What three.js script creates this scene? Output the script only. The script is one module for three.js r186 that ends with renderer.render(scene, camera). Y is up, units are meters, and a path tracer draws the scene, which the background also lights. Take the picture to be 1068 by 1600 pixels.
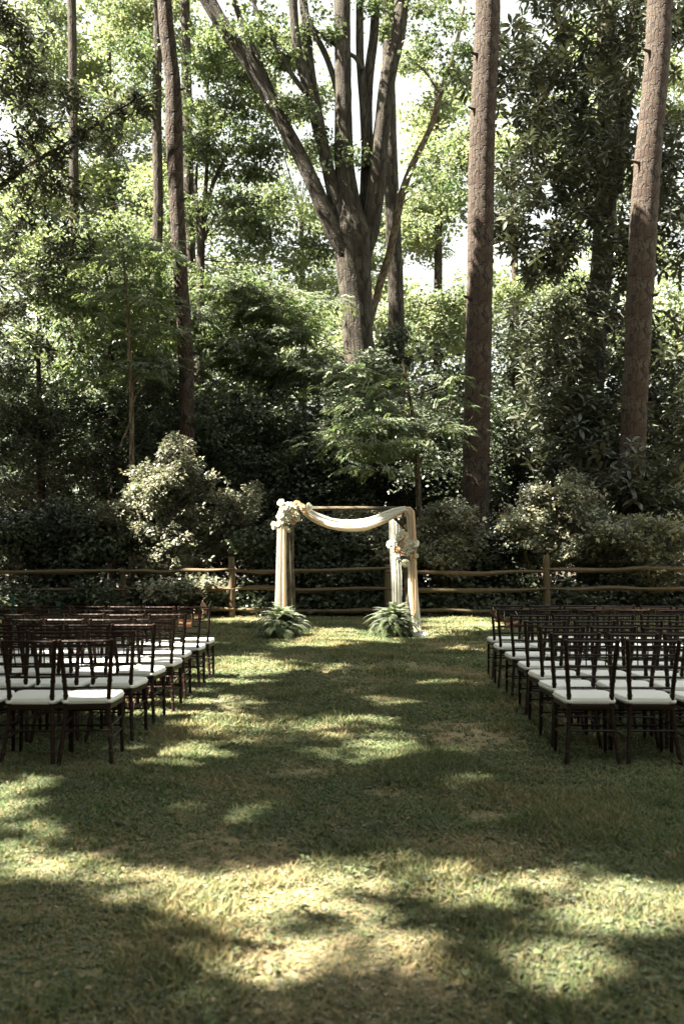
import * as THREE from 'three';
import { mergeGeometries } from 'three/addons/utils/BufferGeometryUtils.js';

// ---------------------------------------------------------------- camera, sky, sun, exposure
const scene = new THREE.Scene();
const FOV = 54.43, PITCH = 2.54 * Math.PI / 180, EYE = 1.53, FPX = 1556;
const camera = new THREE.PerspectiveCamera(FOV, 683 / 1024, 0.1, 900);
camera.position.set(0, EYE, 0);
camera.rotation.set(PITCH, 0, 0);
camera.focus = 14; camera.userData.fStop = 2.5;
const SUN = new THREE.Vector3(-0.57, 0.81, 0.10).normalize();
{
  const W = 512, H = 256, d = new Float32Array(W * H * 4);
  for (let j = 0; j < H; j++) for (let i = 0; i < W; i++) {
    const el = ((j + 0.5) / H - 0.5) * Math.PI, az = ((i + 0.5) / W - 0.5) * 2 * Math.PI;
    const x = Math.cos(az) * Math.cos(el), z = Math.sin(az) * Math.cos(el), y = Math.sin(el);
    const up = Math.max(0, y), cs = Math.max(0, x * SUN.x + y * SUN.y + z * SUN.z);
    const hz = Math.pow(1 - up, 3), glow = 0.5 * Math.pow(cs, 6) + 0.5 * Math.pow(cs, 40);
    const o = (j * W + i) * 4;
    d[o] = 0.122 + 0.12 * hz + glow * 0.45; d[o + 1] = 0.13 + 0.12 * hz + glow * 0.43; d[o + 2] = 0.127 + 0.112 * hz + glow * 0.36; d[o + 3] = 1;
    if (y < 0) { d[o] = 0.05; d[o + 1] = 0.05; d[o + 2] = 0.04; }
  }
  const t = new THREE.DataTexture(d, W, H, THREE.RGBAFormat, THREE.FloatType);
  t.mapping = THREE.EquirectangularReflectionMapping; t.magFilter = THREE.LinearFilter; t.minFilter = THREE.LinearFilter; t.needsUpdate = true;
  scene.background = t; scene.environment = t;
}
const sun = new THREE.DirectionalLight(new THREE.Color(1, 0.93, 0.8), 5);
sun.position.copy(SUN).multiplyScalar(70).add(new THREE.Vector3(0, 0, -20)); sun.target.position.set(0, 0, -20);
sun.castShadow = true; sun.shadow.mapSize.set(4096, 4096);
Object.assign(sun.shadow.camera, { left: -45, right: 45, top: 45, bottom: -45, near: 1, far: 160 });
scene.add(sun, sun.target);
const renderer = new THREE.WebGLRenderer({ antialias: true });
renderer.toneMapping = THREE.LinearToneMapping; renderer.toneMappingExposure = 9.8;
renderer.shadowMap.enabled = true; renderer.shadowMap.type = THREE.PCFSoftShadowMap;

// ---------------------------------------------------------------- helpers
function rngOf(seed) { let s = seed >>> 0; return () => { s = (s + 0x6d2b79f5) | 0; let t = Math.imul(s ^ (s >>> 15), 1 | s); t = (t + Math.imul(t ^ (t >>> 7), 61 | t)) ^ t; return ((t ^ (t >>> 14)) >>> 0) / 4294967296; }; }
const V = (x, y, z) => new THREE.Vector3(x, y, z);
const R0 = rngOf(11);
const gauss = (r) => (r() + r() + r() + r() - 2) * 1.0;
const lerp = (a, b, t) => a + (b - a) * t, clamp = (x, a, b) => Math.min(b, Math.max(a, x)), smooth = (a, b, x) => { const t = clamp((x - a) / (b - a), 0, 1); return t * t * (3 - 2 * t); };
// a point seen at a pixel of the photograph (1068 x 1600) at a distance along the lawn
function at(px, py, dist) {
  const dx = (px - 534) / FPX, dy = (800 - py) / FPX, c = Math.cos(PITCH), s = Math.sin(PITCH);
  const y = dy * c + s, z = -c + dy * s, k = dist / -z;
  return V(dx * k, EYE + y * k, -dist);
}
function ground(px, py) {
  const dx = (px - 534) / FPX, dy = (800 - py) / FPX, c = Math.cos(PITCH), s = Math.sin(PITCH);
  const y = dy * c + s, z = -c + dy * s, k = -EYE / y;
  return V(dx * k, 0, z * k);
}
const scaleAt = (dist) => FPX / dist;
const hash2 = (x, y, s = 0) => { let h = Math.imul(x | 0, 374761393) ^ Math.imul(y | 0, 668265263) ^ Math.imul(s | 0, 2147483647 - 58); h = Math.imul(h ^ (h >>> 13), 1274126177); h ^= h >>> 16; return (h >>> 0) / 4294967296; };
function vnoise(x, y, s = 0, per = 0) {
  const xi = Math.floor(x), yi = Math.floor(y), fx = x - xi, fy = y - yi, u = fx * fx * (3 - 2 * fx), v = fy * fy * (3 - 2 * fy);
  const w = (a) => (per ? ((a % per) + per) % per : a);
  const a = hash2(w(xi), w(yi), s), b = hash2(w(xi + 1), w(yi), s), c = hash2(w(xi), w(yi + 1), s), d = hash2(w(xi + 1), w(yi + 1), s);
  return lerp(lerp(a, b, u), lerp(c, d, u), v);
}
function fbm(x, y, s = 0, oct = 4, per = 0) { let a = 0.5, t = 0, n = 0; for (let i = 0; i < oct; i++) { t += a * vnoise(x, y, s + i * 17, per); n += a; a *= 0.5; x *= 2; y *= 2; per *= 2; } return t / n; }

const used = new Map();
function numbered(name) { const n = used.get(name) ?? 0; used.set(name, n + 1); return n ? name + '_' + String(n).padStart(3, '0') : name; }
function thing(name, label, category, pos = V(0, 0, 0), group) {
  const o = new THREE.Group(); o.name = numbered(name); o.position.copy(pos); scene.add(o);
  o.userData.label = label; o.userData.category = category; if (group) o.userData.group = group;
  return o;
}
function part(name, geo, mat, parent, label) {
  const m = new THREE.Mesh(geo, mat); m.name = name; m.castShadow = m.receiveShadow = true; if (label) m.userData.label = label;
  parent.add(m); return m;
}
function dataTex(w, h, f, srgb = false) {
  const d = new Uint8Array(w * h * 4);
  for (let j = 0; j < h; j++) for (let i = 0; i < w; i++) { const c = f(i / w, j / h, i, j), o = (j * w + i) * 4; for (let k = 0; k < 3; k++) d[o + k] = clamp(Math.round((Array.isArray(c) ? c[k] : c) * 255), 0, 255); d[o + 3] = 255; }
  const t = new THREE.DataTexture(d, w, h, THREE.RGBAFormat); t.wrapS = t.wrapT = THREE.RepeatWrapping; t.magFilter = THREE.LinearFilter; t.minFilter = THREE.LinearMipmapLinearFilter; t.generateMipmaps = true;
  if (srgb) t.colorSpace = THREE.SRGBColorSpace; t.needsUpdate = true; return t;
}
const lin = (r, g, b) => new THREE.Color().setRGB(r, g, b);

// tube along points with a radius at each; uv in metres
function tube(pts, radii, { radial = 10, per = 6, wob = 0, seed = 1, cap = true } = {}) {
  const curve = new THREE.CatmullRomCurve3(pts, false, 'centripetal'), n = Math.max(1, (pts.length - 1) * per), pos = [], uv = [], idx = [];
  const P = [], rad = [];
  for (let i = 0; i <= n; i++) { const t = i / n; P.push(curve.getPoint(t)); const f = t * (pts.length - 1), k = Math.min(pts.length - 2, Math.floor(f)); rad.push(lerp(radii[k], radii[k + 1], f - k)); }
  let nrm = V(1, 0, 0), len = 0;
  for (let i = 0; i <= n; i++) {
    const tan = (i < n ? P[i + 1].clone().sub(P[i]) : P[i].clone().sub(P[i - 1])).normalize();
    if (Math.abs(nrm.dot(tan)) > 0.95) nrm = V(0, 0, 1);
    nrm = nrm.clone().sub(tan.clone().multiplyScalar(nrm.dot(tan))).normalize();
    const bin = tan.clone().cross(nrm);
    if (i) len += P[i].distanceTo(P[i - 1]);
    for (let j = 0; j <= radial; j++) {
      const a = j / radial * Math.PI * 2, ja = j % radial;
      const r = rad[i] * (1 + wob * (fbm(ja * 0.9 + seed * 7.3, len * 2.2, seed, 3) - 0.5) * 2 + wob * 0.8 * (fbm(seed, len * 0.6 + ja * 0.2, seed + 5, 2) - 0.5));
      const q = P[i].clone().addScaledVector(nrm, Math.cos(a) * r).addScaledVector(bin, Math.sin(a) * r);
      pos.push(q.x, q.y, q.z); uv.push(j / radial * Math.PI * 2 * radii[0], len);
    }
  }
  for (let i = 0; i < n; i++) for (let j = 0; j < radial; j++) { const a = i * (radial + 1) + j, b = a + radial + 1; idx.push(a, a + 1, b, b, a + 1, b + 1); }
  if (cap) for (const [row, flip] of [[0, 1], [n, 0]]) {
    const c = pos.length / 3; pos.push(P[row].x, P[row].y, P[row].z); uv.push(0, 0);
    for (let j = 0; j < radial; j++) { const a = row * (radial + 1) + j; flip ? idx.push(c, a + 1, a) : idx.push(c, a, a + 1); }
  }
  const g = new THREE.BufferGeometry(); g.setAttribute('position', new THREE.Float32BufferAttribute(pos, 3)); g.setAttribute('uv', new THREE.Float32BufferAttribute(uv, 2)); g.setIndex(idx); g.computeVertexNormals();
  return g;
}
function geoOf(pos, idx, uv) {
  const g = new THREE.BufferGeometry(); g.setAttribute('position', new THREE.Float32BufferAttribute(pos, 3)); g.setIndex(idx);
  g.setAttribute('uv', new THREE.Float32BufferAttribute(uv ?? new Array(pos.length / 3 * 2).fill(0), 2)); g.computeVertexNormals(); return g;
}
// parametric sheet f(u, v) -> Vector3
function sheet(f, nu, nv) {
  const pos = [], uv = [], idx = [];
  for (let i = 0; i <= nu; i++) for (let j = 0; j <= nv; j++) { const p = f(i / nu, j / nv); pos.push(p.x, p.y, p.z); uv.push(i / nu, j / nv); }
  for (let i = 0; i < nu; i++) for (let j = 0; j < nv; j++) { const a = i * (nv + 1) + j, b = a + nv + 1; idx.push(a, b, a + 1, a + 1, b, b + 1); }
  return geoOf(pos, idx, uv);
}

// ---------------------------------------------------------------- where the sun comes through the trees
// each opening: an oval of sunlight on the plane y = h, kept free of leaves along the way to the sun
const openings = [];
function sunPatch(x0, x1, y0, y1, p = 1) {
  const a = ground((x0 + x1) / 2, y0), b = ground((x0 + x1) / 2, y1), m = ground((x0 + x1) / 2, (y0 + y1) / 2);
  openings.push({ h: 0, x: m.x, z: (a.z + b.z) / 2, rx: (x1 - x0) / 2 / FPX * -m.z + (y0 < 1200 && p > 0.7 ? 0.04 : 0), rz: Math.max(0.12, Math.abs(a.z - b.z) / 2), p });
}
function sunShaft(px, py, dist, rx, rz, p = 1) { const q = at(px, py, dist); openings.push({ h: q.y, x: q.x, z: q.z, rx, rz, p }); }
sunPatch(-60, 50, 1225, 1280);   sunPatch(60, 150, 1320, 1375, 0.9); sunPatch(300, 330, 1235, 1250, 0.9); sunPatch(560, 640, 1130, 1142, 0.9); sunPatch(640, 760, 1165, 1180, 0.9); sunPatch(470, 560, 1040, 1050, 0.9);     sunPatch(235, 505, 1362, 1410); sunPatch(580, 680, 1360, 1390, 0.9); sunPatch(770, 840, 1388, 1402, 0.9); sunPatch(910, 1130, 1385, 1440); 
sunPatch(370, 480, 1455, 1475, 0.9); sunPatch(400, 420, 1540, 1545, 0.9); sunPatch(620, 690, 1515, 1555, 0.9); sunPatch(770, 800, 1520, 1525, 0.9); sunPatch(335, 545, 1138, 1182, 0.9); sunPatch(250, 370, 1092, 1132, 0.9); sunPatch(335, 435, 1026, 1062);
sunPatch(330, 410, 962, 978); sunPatch(555, 750, 1068, 1102, 0.75); sunPatch(480, 560, 984, 1002); sunPatch(490, 610, 1000, 1018, 0.8); sunPatch(660, 790, 966, 988); sunPatch(270, 345, 1050, 1095, 0.9);
 sunPatch(-30, 60, 1300, 1350, 0.9);    sunPatch(420, 470, 1000, 1016, 0.9); sunPatch(200, 300, 1175, 1200, 0.5);
sunPatch(720, 770, 1010, 1040, 0.7); 
{ const r = rngOf(77); for (let i = 0; i < 9; i++) { const px = 300 + 520 * r(), py = 985 + 340 * Math.pow(r(), 1.3), k = (py - 869) / 300, w = (2 + 26 * r()) * (0.5 + k), h = w * 0.1 * (0.5 + k); sunPatch(px - w, px + w, py - h, py + h, 0.9); } }
sunShaft(285, 330, 29, 0.7, 0.6, 0.6); sunShaft(289, 560, 29, 0.6, 0.6, 0.5); sunShaft(490, 850, 26, 1.0, 0.7, 0.5); sunShaft(590, 860, 26.2, 0.8, 0.6, 0.7); sunShaft(275, 790, 26.6, 1.9, 1.3, 0.97); sunShaft(330, 900, 25.8, 1.2, 0.8, 0.95); sunShaft(850, 830, 26.4, 1.5, 1.1, 0.95); sunShaft(600, 640, 27, 2.2, 1.5, 0.72); sunShaft(540, 690, 26.5, 1.0, 0.8, 0.9); sunShaft(690, 830, 25.8, 0.8, 0.6, 0.8);
sunShaft(440, 850, 19.5, 0.4, 0.5, 1); sunShaft(455, 960, 18.8, 0.5, 0.5, 0.8); sunShaft(560, 810, 19.5, 1.0, 0.45, 0.55); sunShaft(645, 880, 19.5, 0.35, 0.45, 0.85); sunShaft(605, 965, 18.8, 0.6, 0.6, 1); sunShaft(620, 900, 19.5, 0.3, 0.4);
sunShaft(200, 480, 32, 2.5, 1.6, 0.85); sunShaft(1000, 965, 12, 0.9, 0.5, 0.9); sunShaft(30, 985, 10.5, 0.6, 0.4, 0.8); sunShaft(250, 965, 12, 0.7, 0.3, 0.8); sunShaft(400, 520, 33, 2.0, 1.2, 0.85);
function sunlit(x, y, z, r, pad = 0.3) {
  for (const o of openings) {
    if (y < o.h + 3) continue;
    const t = (y - o.h) / SUN.y, gx = x - SUN.x * t - o.x, gz = z - SUN.z * t - o.z, e = Math.hypot(gx / (o.rx + pad), gz / (o.rz + pad));
    if (e < 1.0 + 0.45 * (vnoise(gx * 2.3 + o.x, gz * 2.3 + o.z, 91) - 0.5) && (o.p >= 0.9 ? r() < o.p : vnoise((x - SUN.x * t) * 1.7 + 40, (z - SUN.z * t) * 1.7, 93) < 0.22 + 0.44 * o.p)) return true;
  }
  return false;
}

// ---------------------------------------------------------------- materials
function tileNoise(u, v, nx, ny, seed, oct = 3) { // repeats over the unit square
  let t = 0, a = 0.5, n = 0;
  for (let o = 0; o < oct; o++) {
    const x = u * nx, y = v * ny, xi = Math.floor(x), yi = Math.floor(y), fx = x - xi, fy = y - yi, p = fx * fx * (3 - 2 * fx), q = fy * fy * (3 - 2 * fy), X = (k) => ((k % nx) + nx) % nx, Y = (k) => ((k % ny) + ny) % ny, s2 = seed + o * 13;
    t += a * lerp(lerp(hash2(X(xi), Y(yi), s2), hash2(X(xi + 1), Y(yi), s2), p), lerp(hash2(X(xi), Y(yi + 1), s2), hash2(X(xi + 1), Y(yi + 1), s2), p), q); n += a; a *= 0.55; nx *= 2; ny *= 2;
  }
  return t / n;
}
function barkTex(kind) {
  // long irregular ridges between dark cracks, broken crosswise here and there, with flaking and grey weathering
  const W = 512, HH = 768, H = [], pine = kind === 'pine', nx = pine ? 11 : 13, ny = pine ? 3 : 2;
  for (let j = 0; j < HH; j++) for (let i = 0; i < W; i++) {
    const u0 = i / W, v0 = j / HH, u = u0 + 0.05 * (tileNoise(u0, v0, 7, 6, 3) - 0.5), v = v0 + 0.05 * (tileNoise(u0, v0, 6, 5, 9) - 0.5);
    const c1 = Math.abs(tileNoise(u, v, nx, ny, 21, 2) - 0.5), c2 = Math.abs(tileNoise(u, v, nx * 2, ny * 3, 31, 2) - 0.5), cr = Math.abs(tileNoise(u, v, pine ? 5 : 6, pine ? 14 : 8, 41, 2) - 0.5);
    const deep = smooth(0.005, 0.085, c1), fine = smooth(0, 0.07, c2), cross = smooth(0, 0.05, cr), e = deep * (0.55 + 0.45 * fine) * (0.62 + 0.38 * cross), n = tileNoise(u0, v0, 40, 44, 51, 3), w = tileNoise(u0, v0, 4, 3, 61, 3);
    H.push([0.75 * e + 0.25 * n, w, n, e]);
  }
  const bump = dataTex(W, HH, (u, v, i, j) => H[j * W + i][0]);
  const pal = pine ? [[0.17, 0.125, 0.1], [0.33, 0.255, 0.2], [0.4, 0.35, 0.3]] : [[0.15, 0.125, 0.1], [0.3, 0.255, 0.205], [0.41, 0.385, 0.33]];
  const map = dataTex(W, HH, (u, v, i, j) => { const [h, w, n, e] = H[j * W + i], l = clamp((w - 0.5) * 2.4 + 0.5 + (n - 0.5) * 1.2, 0, 1); return [0, 1, 2].map((k) => lerp(pal[0][k], lerp(pal[1][k], pal[2][k], l), clamp(e * 0.9 + 0.12 + (n - 0.5) * 0.35, 0, 1))); }, true);
  return { map, bump };
}
function barkMat(t, tile, tint, bump) {
  const map = t.map.clone(), b = t.bump.clone(); map.repeat.set(1 / tile, 1 / tile / 1.5); b.repeat.copy(map.repeat); map.needsUpdate = b.needsUpdate = true;
  return new THREE.MeshStandardMaterial({ map, bumpMap: b, bumpScale: bump, roughness: 0.92, color: lin(...tint) });
}
const pineT = barkTex('pine'), oakT = barkTex('oak');
const M = {
  pineBark: barkMat(pineT, 0.75, [0.54, 0.53, 0.5], 0.03), greyBark: barkMat(oakT, 1.1, [0.5, 0.49, 0.45], 0.035), darkBark: barkMat(oakT, 0.9, [0.55, 0.5, 0.45], 0.025), twigBark: barkMat(oakT, 0.5, [0.9, 0.82, 0.7], 0.006), paleBark: barkMat(oakT, 0.6, [1.5, 1.4, 1.2], 0.008),
};
function leafMat(c, trans = 0.4, coat = 0.25, cr = 0.35) {
  return new THREE.MeshPhysicalMaterial({ color: lin(...c), roughness: 1, transmission: trans, thickness: 0, clearcoat: coat, clearcoatRoughness: cr, side: THREE.DoubleSide, ior: 1.4 });
}
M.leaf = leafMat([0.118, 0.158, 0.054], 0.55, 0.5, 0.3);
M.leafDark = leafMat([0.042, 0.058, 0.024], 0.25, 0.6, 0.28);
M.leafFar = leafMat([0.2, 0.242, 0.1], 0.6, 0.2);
M.leafShade = leafMat([0.072, 0.088, 0.036], 0.25, 0.3);
M.magnolia = leafMat([0.0553, 0.0638, 0.0306], 0.22, 1.0, 0.22);
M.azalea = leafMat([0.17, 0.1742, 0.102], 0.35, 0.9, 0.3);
M.needle = leafMat([0.096, 0.108, 0.06], 0.25, 0.2);
M.grass = leafMat([0.134, 0.148, 0.05], 0.4, 0.15, 0.4);
M.clover = leafMat([0.117, 0.1482, 0.0546], 0.35, 0.2);
M.fern = leafMat([0.058, 0.085, 0.022], 0.4, 0.06, 0.5);
M.dryLeaf = leafMat([0.294, 0.238, 0.154], 0.1, 0);

// ---------------------------------------------------------------- leaf sprigs (shared by the crowns)
function leafTri(pos, idx, o, dir, side, nor, len, wid, droop = 0, fold = 0.15) {
  const b = pos.length / 3, p = (t, s, h) => { const q = o.clone().addScaledVector(dir, t * len).addScaledVector(side, s * wid * 0.5).addScaledVector(nor, h * wid - droop * t * t * len); pos.push(q.x, q.y, q.z); };
  p(0, 0, 0); p(0.45, 1, fold); p(0.45, 0, 0); p(0.45, -1, fold); p(1, 0, 0);
  idx.push(b, b + 2, b + 1, b, b + 3, b + 2, b + 1, b + 2, b + 4, b + 2, b + 3, b + 4);
}
function leafLong(pos, idx, o, dir, side, nor, len, wid, droop) {
  const b = pos.length / 3, st = [[0, 0.12], [0.3, 0.85], [0.62, 1], [0.86, 0.6], [1, 0.05]];
  for (const [t, w] of st) for (const s of [-1, 0, 1]) { const q = o.clone().addScaledVector(dir, t * len).addScaledVector(side, s * w * wid * 0.5).addScaledVector(nor, Math.abs(s) * w * wid * 0.14 - droop * t * t * len); pos.push(q.x, q.y, q.z); }
  for (let i = 0; i < 4; i++) for (let s = 0; s < 2; s++) { const a = b + i * 3 + s; idx.push(a, a + 1, a + 3, a + 1, a + 4, a + 3); }
}
function frame(az, el, roll = 0) {
  const dir = V(Math.cos(az) * Math.cos(el), Math.sin(el), Math.sin(az) * Math.cos(el));
  const side = V(-Math.sin(az), 0, Math.cos(az)); let nor = dir.clone().cross(side).multiplyScalar(-1); if (nor.y < 0) nor.multiplyScalar(-1);
  const s2 = side.clone().multiplyScalar(Math.cos(roll)).addScaledVector(nor, Math.sin(roll)); const n2 = nor.clone().multiplyScalar(Math.cos(roll)).addScaledVector(side, -Math.sin(roll));
  return [dir, s2, n2];
}
function sprigBroad(seed, n = 11, L = 0.085, spread = 0.22, flat = 0.5) {       // loose leaves round a short twig
  const r = rngOf(seed), pos = [], idx = [];
  for (let i = 0; i < n; i++) { const o = V(gauss(r) * spread, gauss(r) * spread * flat, gauss(r) * spread); const [d, s, k] = frame(r() * 6.28, gauss(r) * 0.6 - 0.25, gauss(r) * 0.7); const l = L * (0.7 + r() * 0.6); leafTri(pos, idx, o, d, s, k, l, l * 0.68, 0.15); }
  return geoOf(pos, idx);
}
function sprigSpray(seed, n = 16, L = 0.085) {                                   // a flat spray: leaves in pairs along one twig
  const r = rngOf(seed), pos = [], idx = [];
  for (let i = 0; i < n / 2; i++) for (const sd of [-1, 1]) { const t = i / (n / 2); const o = V(t * 0.5 - 0.1, -0.12 * t * t + gauss(r) * 0.015, sd * 0.02); const [d, s, k] = frame(sd * (0.9 - 0.5 * t) + gauss(r) * 0.25, -0.25 + gauss(r) * 0.2, gauss(r) * 0.3); const l = L * (0.8 + r() * 0.5); leafTri(pos, idx, o, d, s, k, l, l * 0.5, 0.2); }
  return geoOf(pos, idx);
}
function sprigRosette(seed, n = 10, L = 0.17) {                                  // whorl of long glossy leaves
  const r = rngOf(seed), pos = [], idx = [];
  for (let i = 0; i < n; i++) { const [d, s, k] = frame(i * 2.4 + gauss(r) * 0.3, 0.75 - 1.25 * (i / n) + gauss(r) * 0.2, gauss(r) * 0.3); const l = L * (0.75 + r() * 0.5); leafLong(pos, idx, V(0, -0.12 * i / n, 0).addScaledVector(d, 0.02), d, s, k, l, l * 0.36, 0.25 + r() * 0.2); }
  return geoOf(pos, idx);
}
function sprigNeedle(seed, n = 46, L = 0.16) {
  const r = rngOf(seed), pos = [], idx = [];
  for (let i = 0; i < n; i++) { const [d, s] = frame(r() * 6.28, gauss(r) * 0.9 + 0.1, 0); const o = V(gauss(r) * 0.1, gauss(r) * 0.05, gauss(r) * 0.1), b = pos.length / 3, l = L * (0.7 + 0.5 * r()), e = o.clone().addScaledVector(d, l), q = o.clone().addScaledVector(s, 0.006); pos.push(o.x, o.y, o.z, q.x, q.y, q.z, e.x, e.y, e.z); idx.push(b, b + 1, b + 2); }
  return geoOf(pos, idx);
}
const S = {
  broad: sprigBroad(1, 11, 0.14, 0.26), broadBig: sprigBroad(2, 12, 0.15, 0.3), far: sprigBroad(3, 12, 0.22, 0.42), canopy: sprigBroad(4, 12, 0.19, 0.17, 0.8), azalea: sprigBroad(5, 11, 0.115, 0.16, 0.6), shrub: sprigBroad(6, 11, 0.125, 0.2, 0.7),
  spray: sprigSpray(7, 16, 0.105), rosette: sprigRosette(8, 10, 0.2), rosetteSmall: sprigRosette(9, 9, 0.15), needle: sprigNeedle(10),
};
// leaves: clumps of sprigs spread through ovals; returns clump centres for the limbs
const _m = new THREE.Matrix4(), _q = new THREE.Quaternion(), _e = new THREE.Euler(), _c = new THREE.Color();
function crown(parent, name, geo, mat, ovals, { seed = 1, clumps = 12, per = 40, cr = 0.7, flat = 0.55, size = 1, tint = 0.4, level = false, shell = 0.45, warm = 0.12, keep = true, tilt = 0.5, dens = geo === S.broad || geo === S.far || geo === S.spray ? 0.8 : 0.85 } = {}) {
  const r = rngOf(seed), base = parent.position, mats = [], cols = [], hubs = [];
  for (const o of ovals) {
    const nC = Math.round((o.n ?? clumps)), per_ = o.per ?? per, crr = o.cr ?? cr;
    for (let k = 0; k < nC; k++) {
      let d; do d = V(r() * 2 - 1, r() * 2 - 1, r() * 2 - 1); while (d.lengthSq() > 1 || d.lengthSq() < 0.02);
      const len = d.length(), f = Math.pow(len, shell); d.multiplyScalar(f / len);
      const h = V(o.c.x + d.x * o.r.x, o.c.y + d.y * o.r.y, o.c.z + d.z * o.r.z); if (h.y < 0.25) h.y = 0.25 + r() * 0.3;
      hubs.push(h);
      const tone = 1 + tint * (gauss(r) * 0.9), cw = crr * (0.6 + 0.8 * r()) * 1.1, nn = Math.round(per_ * dens * (0.4 + 1.1 * r()));
      for (let i = 0; i < nn; i++) {
        const x = h.x + gauss(r) * cw, y = Math.max(0.05, h.y + gauss(r) * cw * flat), z = h.z + gauss(r) * cw;
        if (keep && y > 3 && sunlit(x, y, z, r)) continue;
        if (level) _e.set(gauss(r) * 0.45, Math.atan2(-(z - h.z), x - h.x) + gauss(r) * 0.7, gauss(r) * 0.35 - 0.1); else _e.set(gauss(r) * tilt, r() * 6.28, gauss(r) * tilt);
        const sc = size * (0.75 + 0.5 * r());
        _m.compose(V(x - base.x, y - base.y, z - base.z), _q.setFromEuler(_e), V(sc, sc, sc)); mats.push(_m.clone());
        const g = tone * (0.85 + 0.3 * r()), w = gauss(r) * warm; cols.push(g * (1 + w), g, g * (1 - w * 0.8));
      }
    }
  }
  const m = new THREE.InstancedMesh(geo, mat, mats.length); m.name = name; m.userData.kind = 'stuff'; m.castShadow = m.receiveShadow = true;
  mats.forEach((x, i) => { m.setMatrixAt(i, x); m.setColorAt(i, _c.setRGB(cols[i * 3], cols[i * 3 + 1], cols[i * 3 + 2])); });
  parent.add(m); counts[parent.name] = mats.length;
  return hubs;
}
const counts = {};
const oval = (px, py, rx, ry, dist, rz, o = {}) => { const s = scaleAt(dist); return { c: at(px, py, dist), r: V(rx / s, ry / s, rz), ...o }; };
// trunk given in photo pixels: [px, py, width px]
function trunkGeo(list, dist, base, opt = {}) {
  const pts = list.map(([x, y]) => at(x, y, dist).sub(base)), rad = list.map((p) => p[2] / 2 / scaleAt(dist));
  return tube(pts, rad, { radial: 14, per: 8, wob: 0.07, ...opt });
}
// limbs from a point of the trunk to some clump centres
function limbs(parent, roots, hubs, mat, { seed = 1, most = 14, r0 = 0.05, name = 'limb' } = {}) {
  const r = rngOf(seed), gs = [], base = parent.position;
  const step = Math.max(1, Math.floor(hubs.length / most));
  for (let i = 0; i < hubs.length; i += step) {
    const h = hubs[i]; let best = null, bd = 1e9;
    for (const q of roots) { const dd = q.distanceTo(h) + (q.y > h.y ? 2 : 0); if (dd < bd) { bd = dd; best = q; } }
    const a = best.clone().sub(base), b = h.clone().sub(base), mid = a.clone().lerp(b, 0.5).add(V(gauss(r) * 0.15 * bd, gauss(r) * 0.08 * bd + 0.02 * bd, gauss(r) * 0.15 * bd));
    gs.push(tube([a, mid, b], [r0 * Math.min(1, 0.6 + 0.1 * bd), r0 * 0.5, r0 * 0.16], { radial: 5, per: 5, cap: false, wob: 0.05, seed: i + 1 }));
  }
  if (gs.length) { const m = part(name, mergeGeometries(gs), mat, parent); m.userData.kind = 'stuff'; return m; }
}
function samplePts(list, dist, n = 10) { const c = new THREE.CatmullRomCurve3(list.map(([x, y]) => at(x, y, dist)), false, 'centripetal'); return c.getPoints(n); }

// ---------------------------------------------------------------- the ground
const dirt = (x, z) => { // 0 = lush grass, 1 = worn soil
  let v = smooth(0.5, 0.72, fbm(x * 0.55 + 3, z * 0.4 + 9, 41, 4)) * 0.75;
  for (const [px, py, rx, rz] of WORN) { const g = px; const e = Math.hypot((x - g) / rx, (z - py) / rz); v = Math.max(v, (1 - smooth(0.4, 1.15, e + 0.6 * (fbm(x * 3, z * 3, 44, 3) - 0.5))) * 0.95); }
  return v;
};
const WORN = [[610, 1375, 80, 40], [335, 1312, 45, 20], [650, 1540, 70, 45], [400, 1500, 80, 30], [720, 1150, 90, 40], [560, 1080, 70, 12], [180, 1330, 70, 40], [900, 1130, 60, 60], [480, 1210, 70, 15], [100, 1420, 60, 20], [760, 1280, 60, 14], [480, 1400, 60, 14], [860, 1420, 50, 20], [600, 1240, 40, 10]].map(([px, py, a, b]) => { const m = ground(px, py), n = ground(px, py + b); return [m.x, m.z, a / FPX * -m.z, Math.abs(n.z - m.z)]; });
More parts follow.
